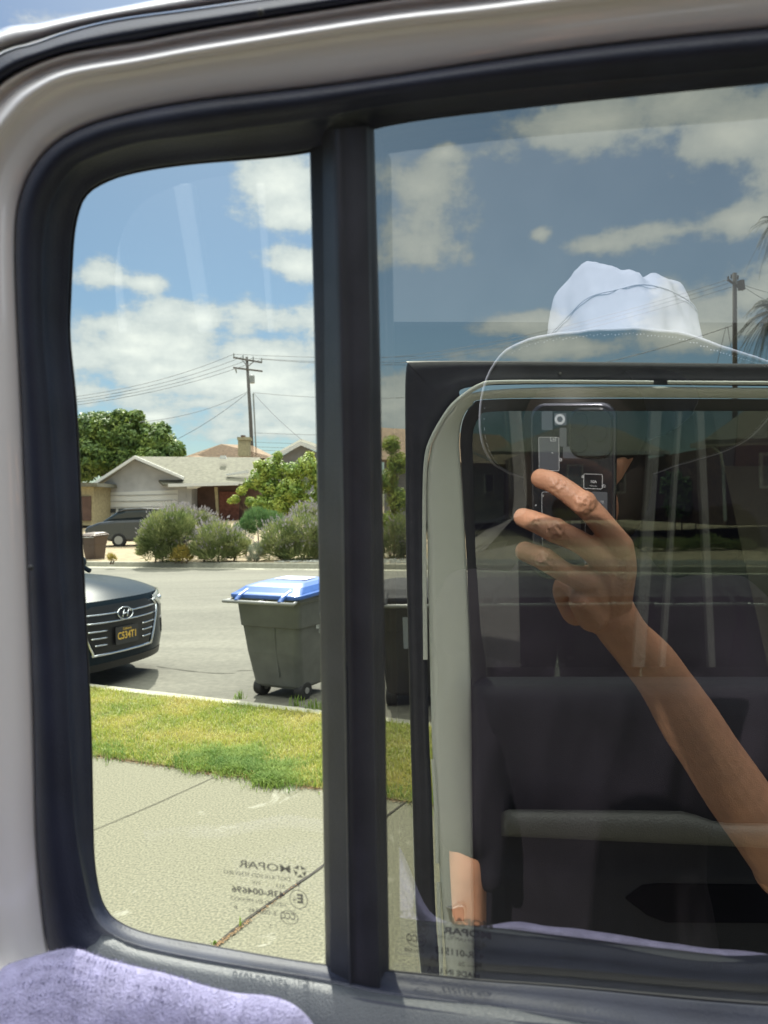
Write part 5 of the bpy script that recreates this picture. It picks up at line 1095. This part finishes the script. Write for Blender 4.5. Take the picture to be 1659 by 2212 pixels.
mb=MB(); mb.tube([at(547,850,Y-.2),at(553,970,Y-.2)],.07,6); mb.build('conduit',M['xf'],U)
for (x,y,X2,Y2_,sg) in ((505,765,120,862,.6),(525,770,120,868,.6),(547,773,120,874,.6),(565,776,120,880,.6)): wire(at(x,y,Y),at(X2,Y2_,58),sg,.022,U)
for (x,y,X2,Y2_) in ((505,765,900,770),(547,774,900,782),(565,776,900,788)): wire(at(x,y,Y),at(X2,Y2_,80),.2,.02,U)
wire(at(537,845,Y),at(300,912,52),.5,.02,U); wire(at(535,848,Y),at(370,955,66),.3,.02,U); wire(at(547,848,Y),at(900,858,75),.3,.02,U); wire(at(547,848,Y),at(652,950,60),.2,.02,U)
for y in (935,955,965,972): wire(at(548,y,Y),at(900,y+6,76),.1,.02,U)
Y=38
U2=thing('utility_pole',tuple(at(1587,1100,Y)),'dark utility pole with a short crossarm beside the palm at the right edge','utility pole')
mb=MB(); mb.tube([at(1588,1108,Y),at(1587,590,Y)],[.15,.10],10); mb.build('pole',M['poled'],U2,smooth=True)
mb=MB(); mb.tube([at(1572,604,Y-.15),at(1606,626,Y-.15)],.07,6); mb.build('crossarm',M['poled'],U2)
mb=MB(); mb.tube([at(1600,606,Y-.25),at(1602,626,Y-.25)],.17,12); mb.build('transformer',M['poled'],U2)
for (x,y) in ((1573,602),(1580,598),(1594,600),(1605,615)):
    mb=MB(); mb.tube([at(x,y+4,Y-.15),at(x,y-5,Y-.15)],.045,6); mb.build('insulator',M['poled'],U2)
for (x,y,X2,Y2_) in ((1573,604,800,775),(1573,612,800,783),(1580,620,800,790)): wire(at(x,y,Y),at(X2,Y2_,60),.7,.011,U2)
wire(at(1586,702,Y),at(1150,812,50),.3,.018,U2); wire(at(1568,706,Y),at(1548,790,44),.0,.012,U2); wire(at(1572,706,Y),at(1585,790,44),.0,.012,U2)
for (X2,Y2_) in ((1800,700),(1800,640)): wire(at(1592,610,Y),at(X2,Y2_,34),.3,.012,U2)
# palms
def palm(px,py,top,Y,label,n=46,L_=1.6):
    root=thing('palm_tree',tuple(at(px,py,Y)),label,'tree'); tp=at(*top,Y); mb=MB(); b_=at(px,py,Y); mb.tube([b_,lerp(b_,tp,.5)+V((.1,0,0)),tp],[.20,.16,.15],12); mb.build('trunk',M['bark'],root,smooth=True)
    mb=MB()
    for k in range(n):
        a=rnd.uniform(0,6.28); el=rnd.uniform(-.6,1.2); d=V((math.cos(a)*math.cos(el),math.sin(a)*math.cos(el),math.sin(el))); pts=[]
        for i in range(9):
            t_=i/8; pts.append(tp+d*L_*t_*rnd.uniform(.97,1.03)-V((0,0,L_*.75*t_**2.2)))
        mb.tube(pts,[.018-.0018*i for i in range(9)],4)
        for i in range(2,40):
            t_=i/40; j=min(7,int(t_*8)); p=lerp(pts[j],pts[j+1],t_*8-j); tg=(pts[j+1]-pts[j]).normalized(); sd_=tg.cross(V((0,0,1)))
            if sd_.length<.05: continue
            sd_.normalize()
            for sg in (-1,1):
                e=(sd_*sg+tg*.7+V((0,0,-.5))).normalized()*.34*(1-t_*.5); mb.poly([p,p+tg*.022,p+e])
    mb.build('fronds',M['palm'],root,weld=False); return root
M['palm']=leafmat('palm_fronds',(0.012,0.02,0.008),(0.04,0.055,0.018),scale=1.5,trans=.15)
palm(1690,1110,(1676,672),34,'dark feathery palm leaning into the right edge behind the utility pole',64,1.9)
palm(1720,1110,(1682,484),46,'taller distant palm whose fronds touch the right edge high up',40,2.2)
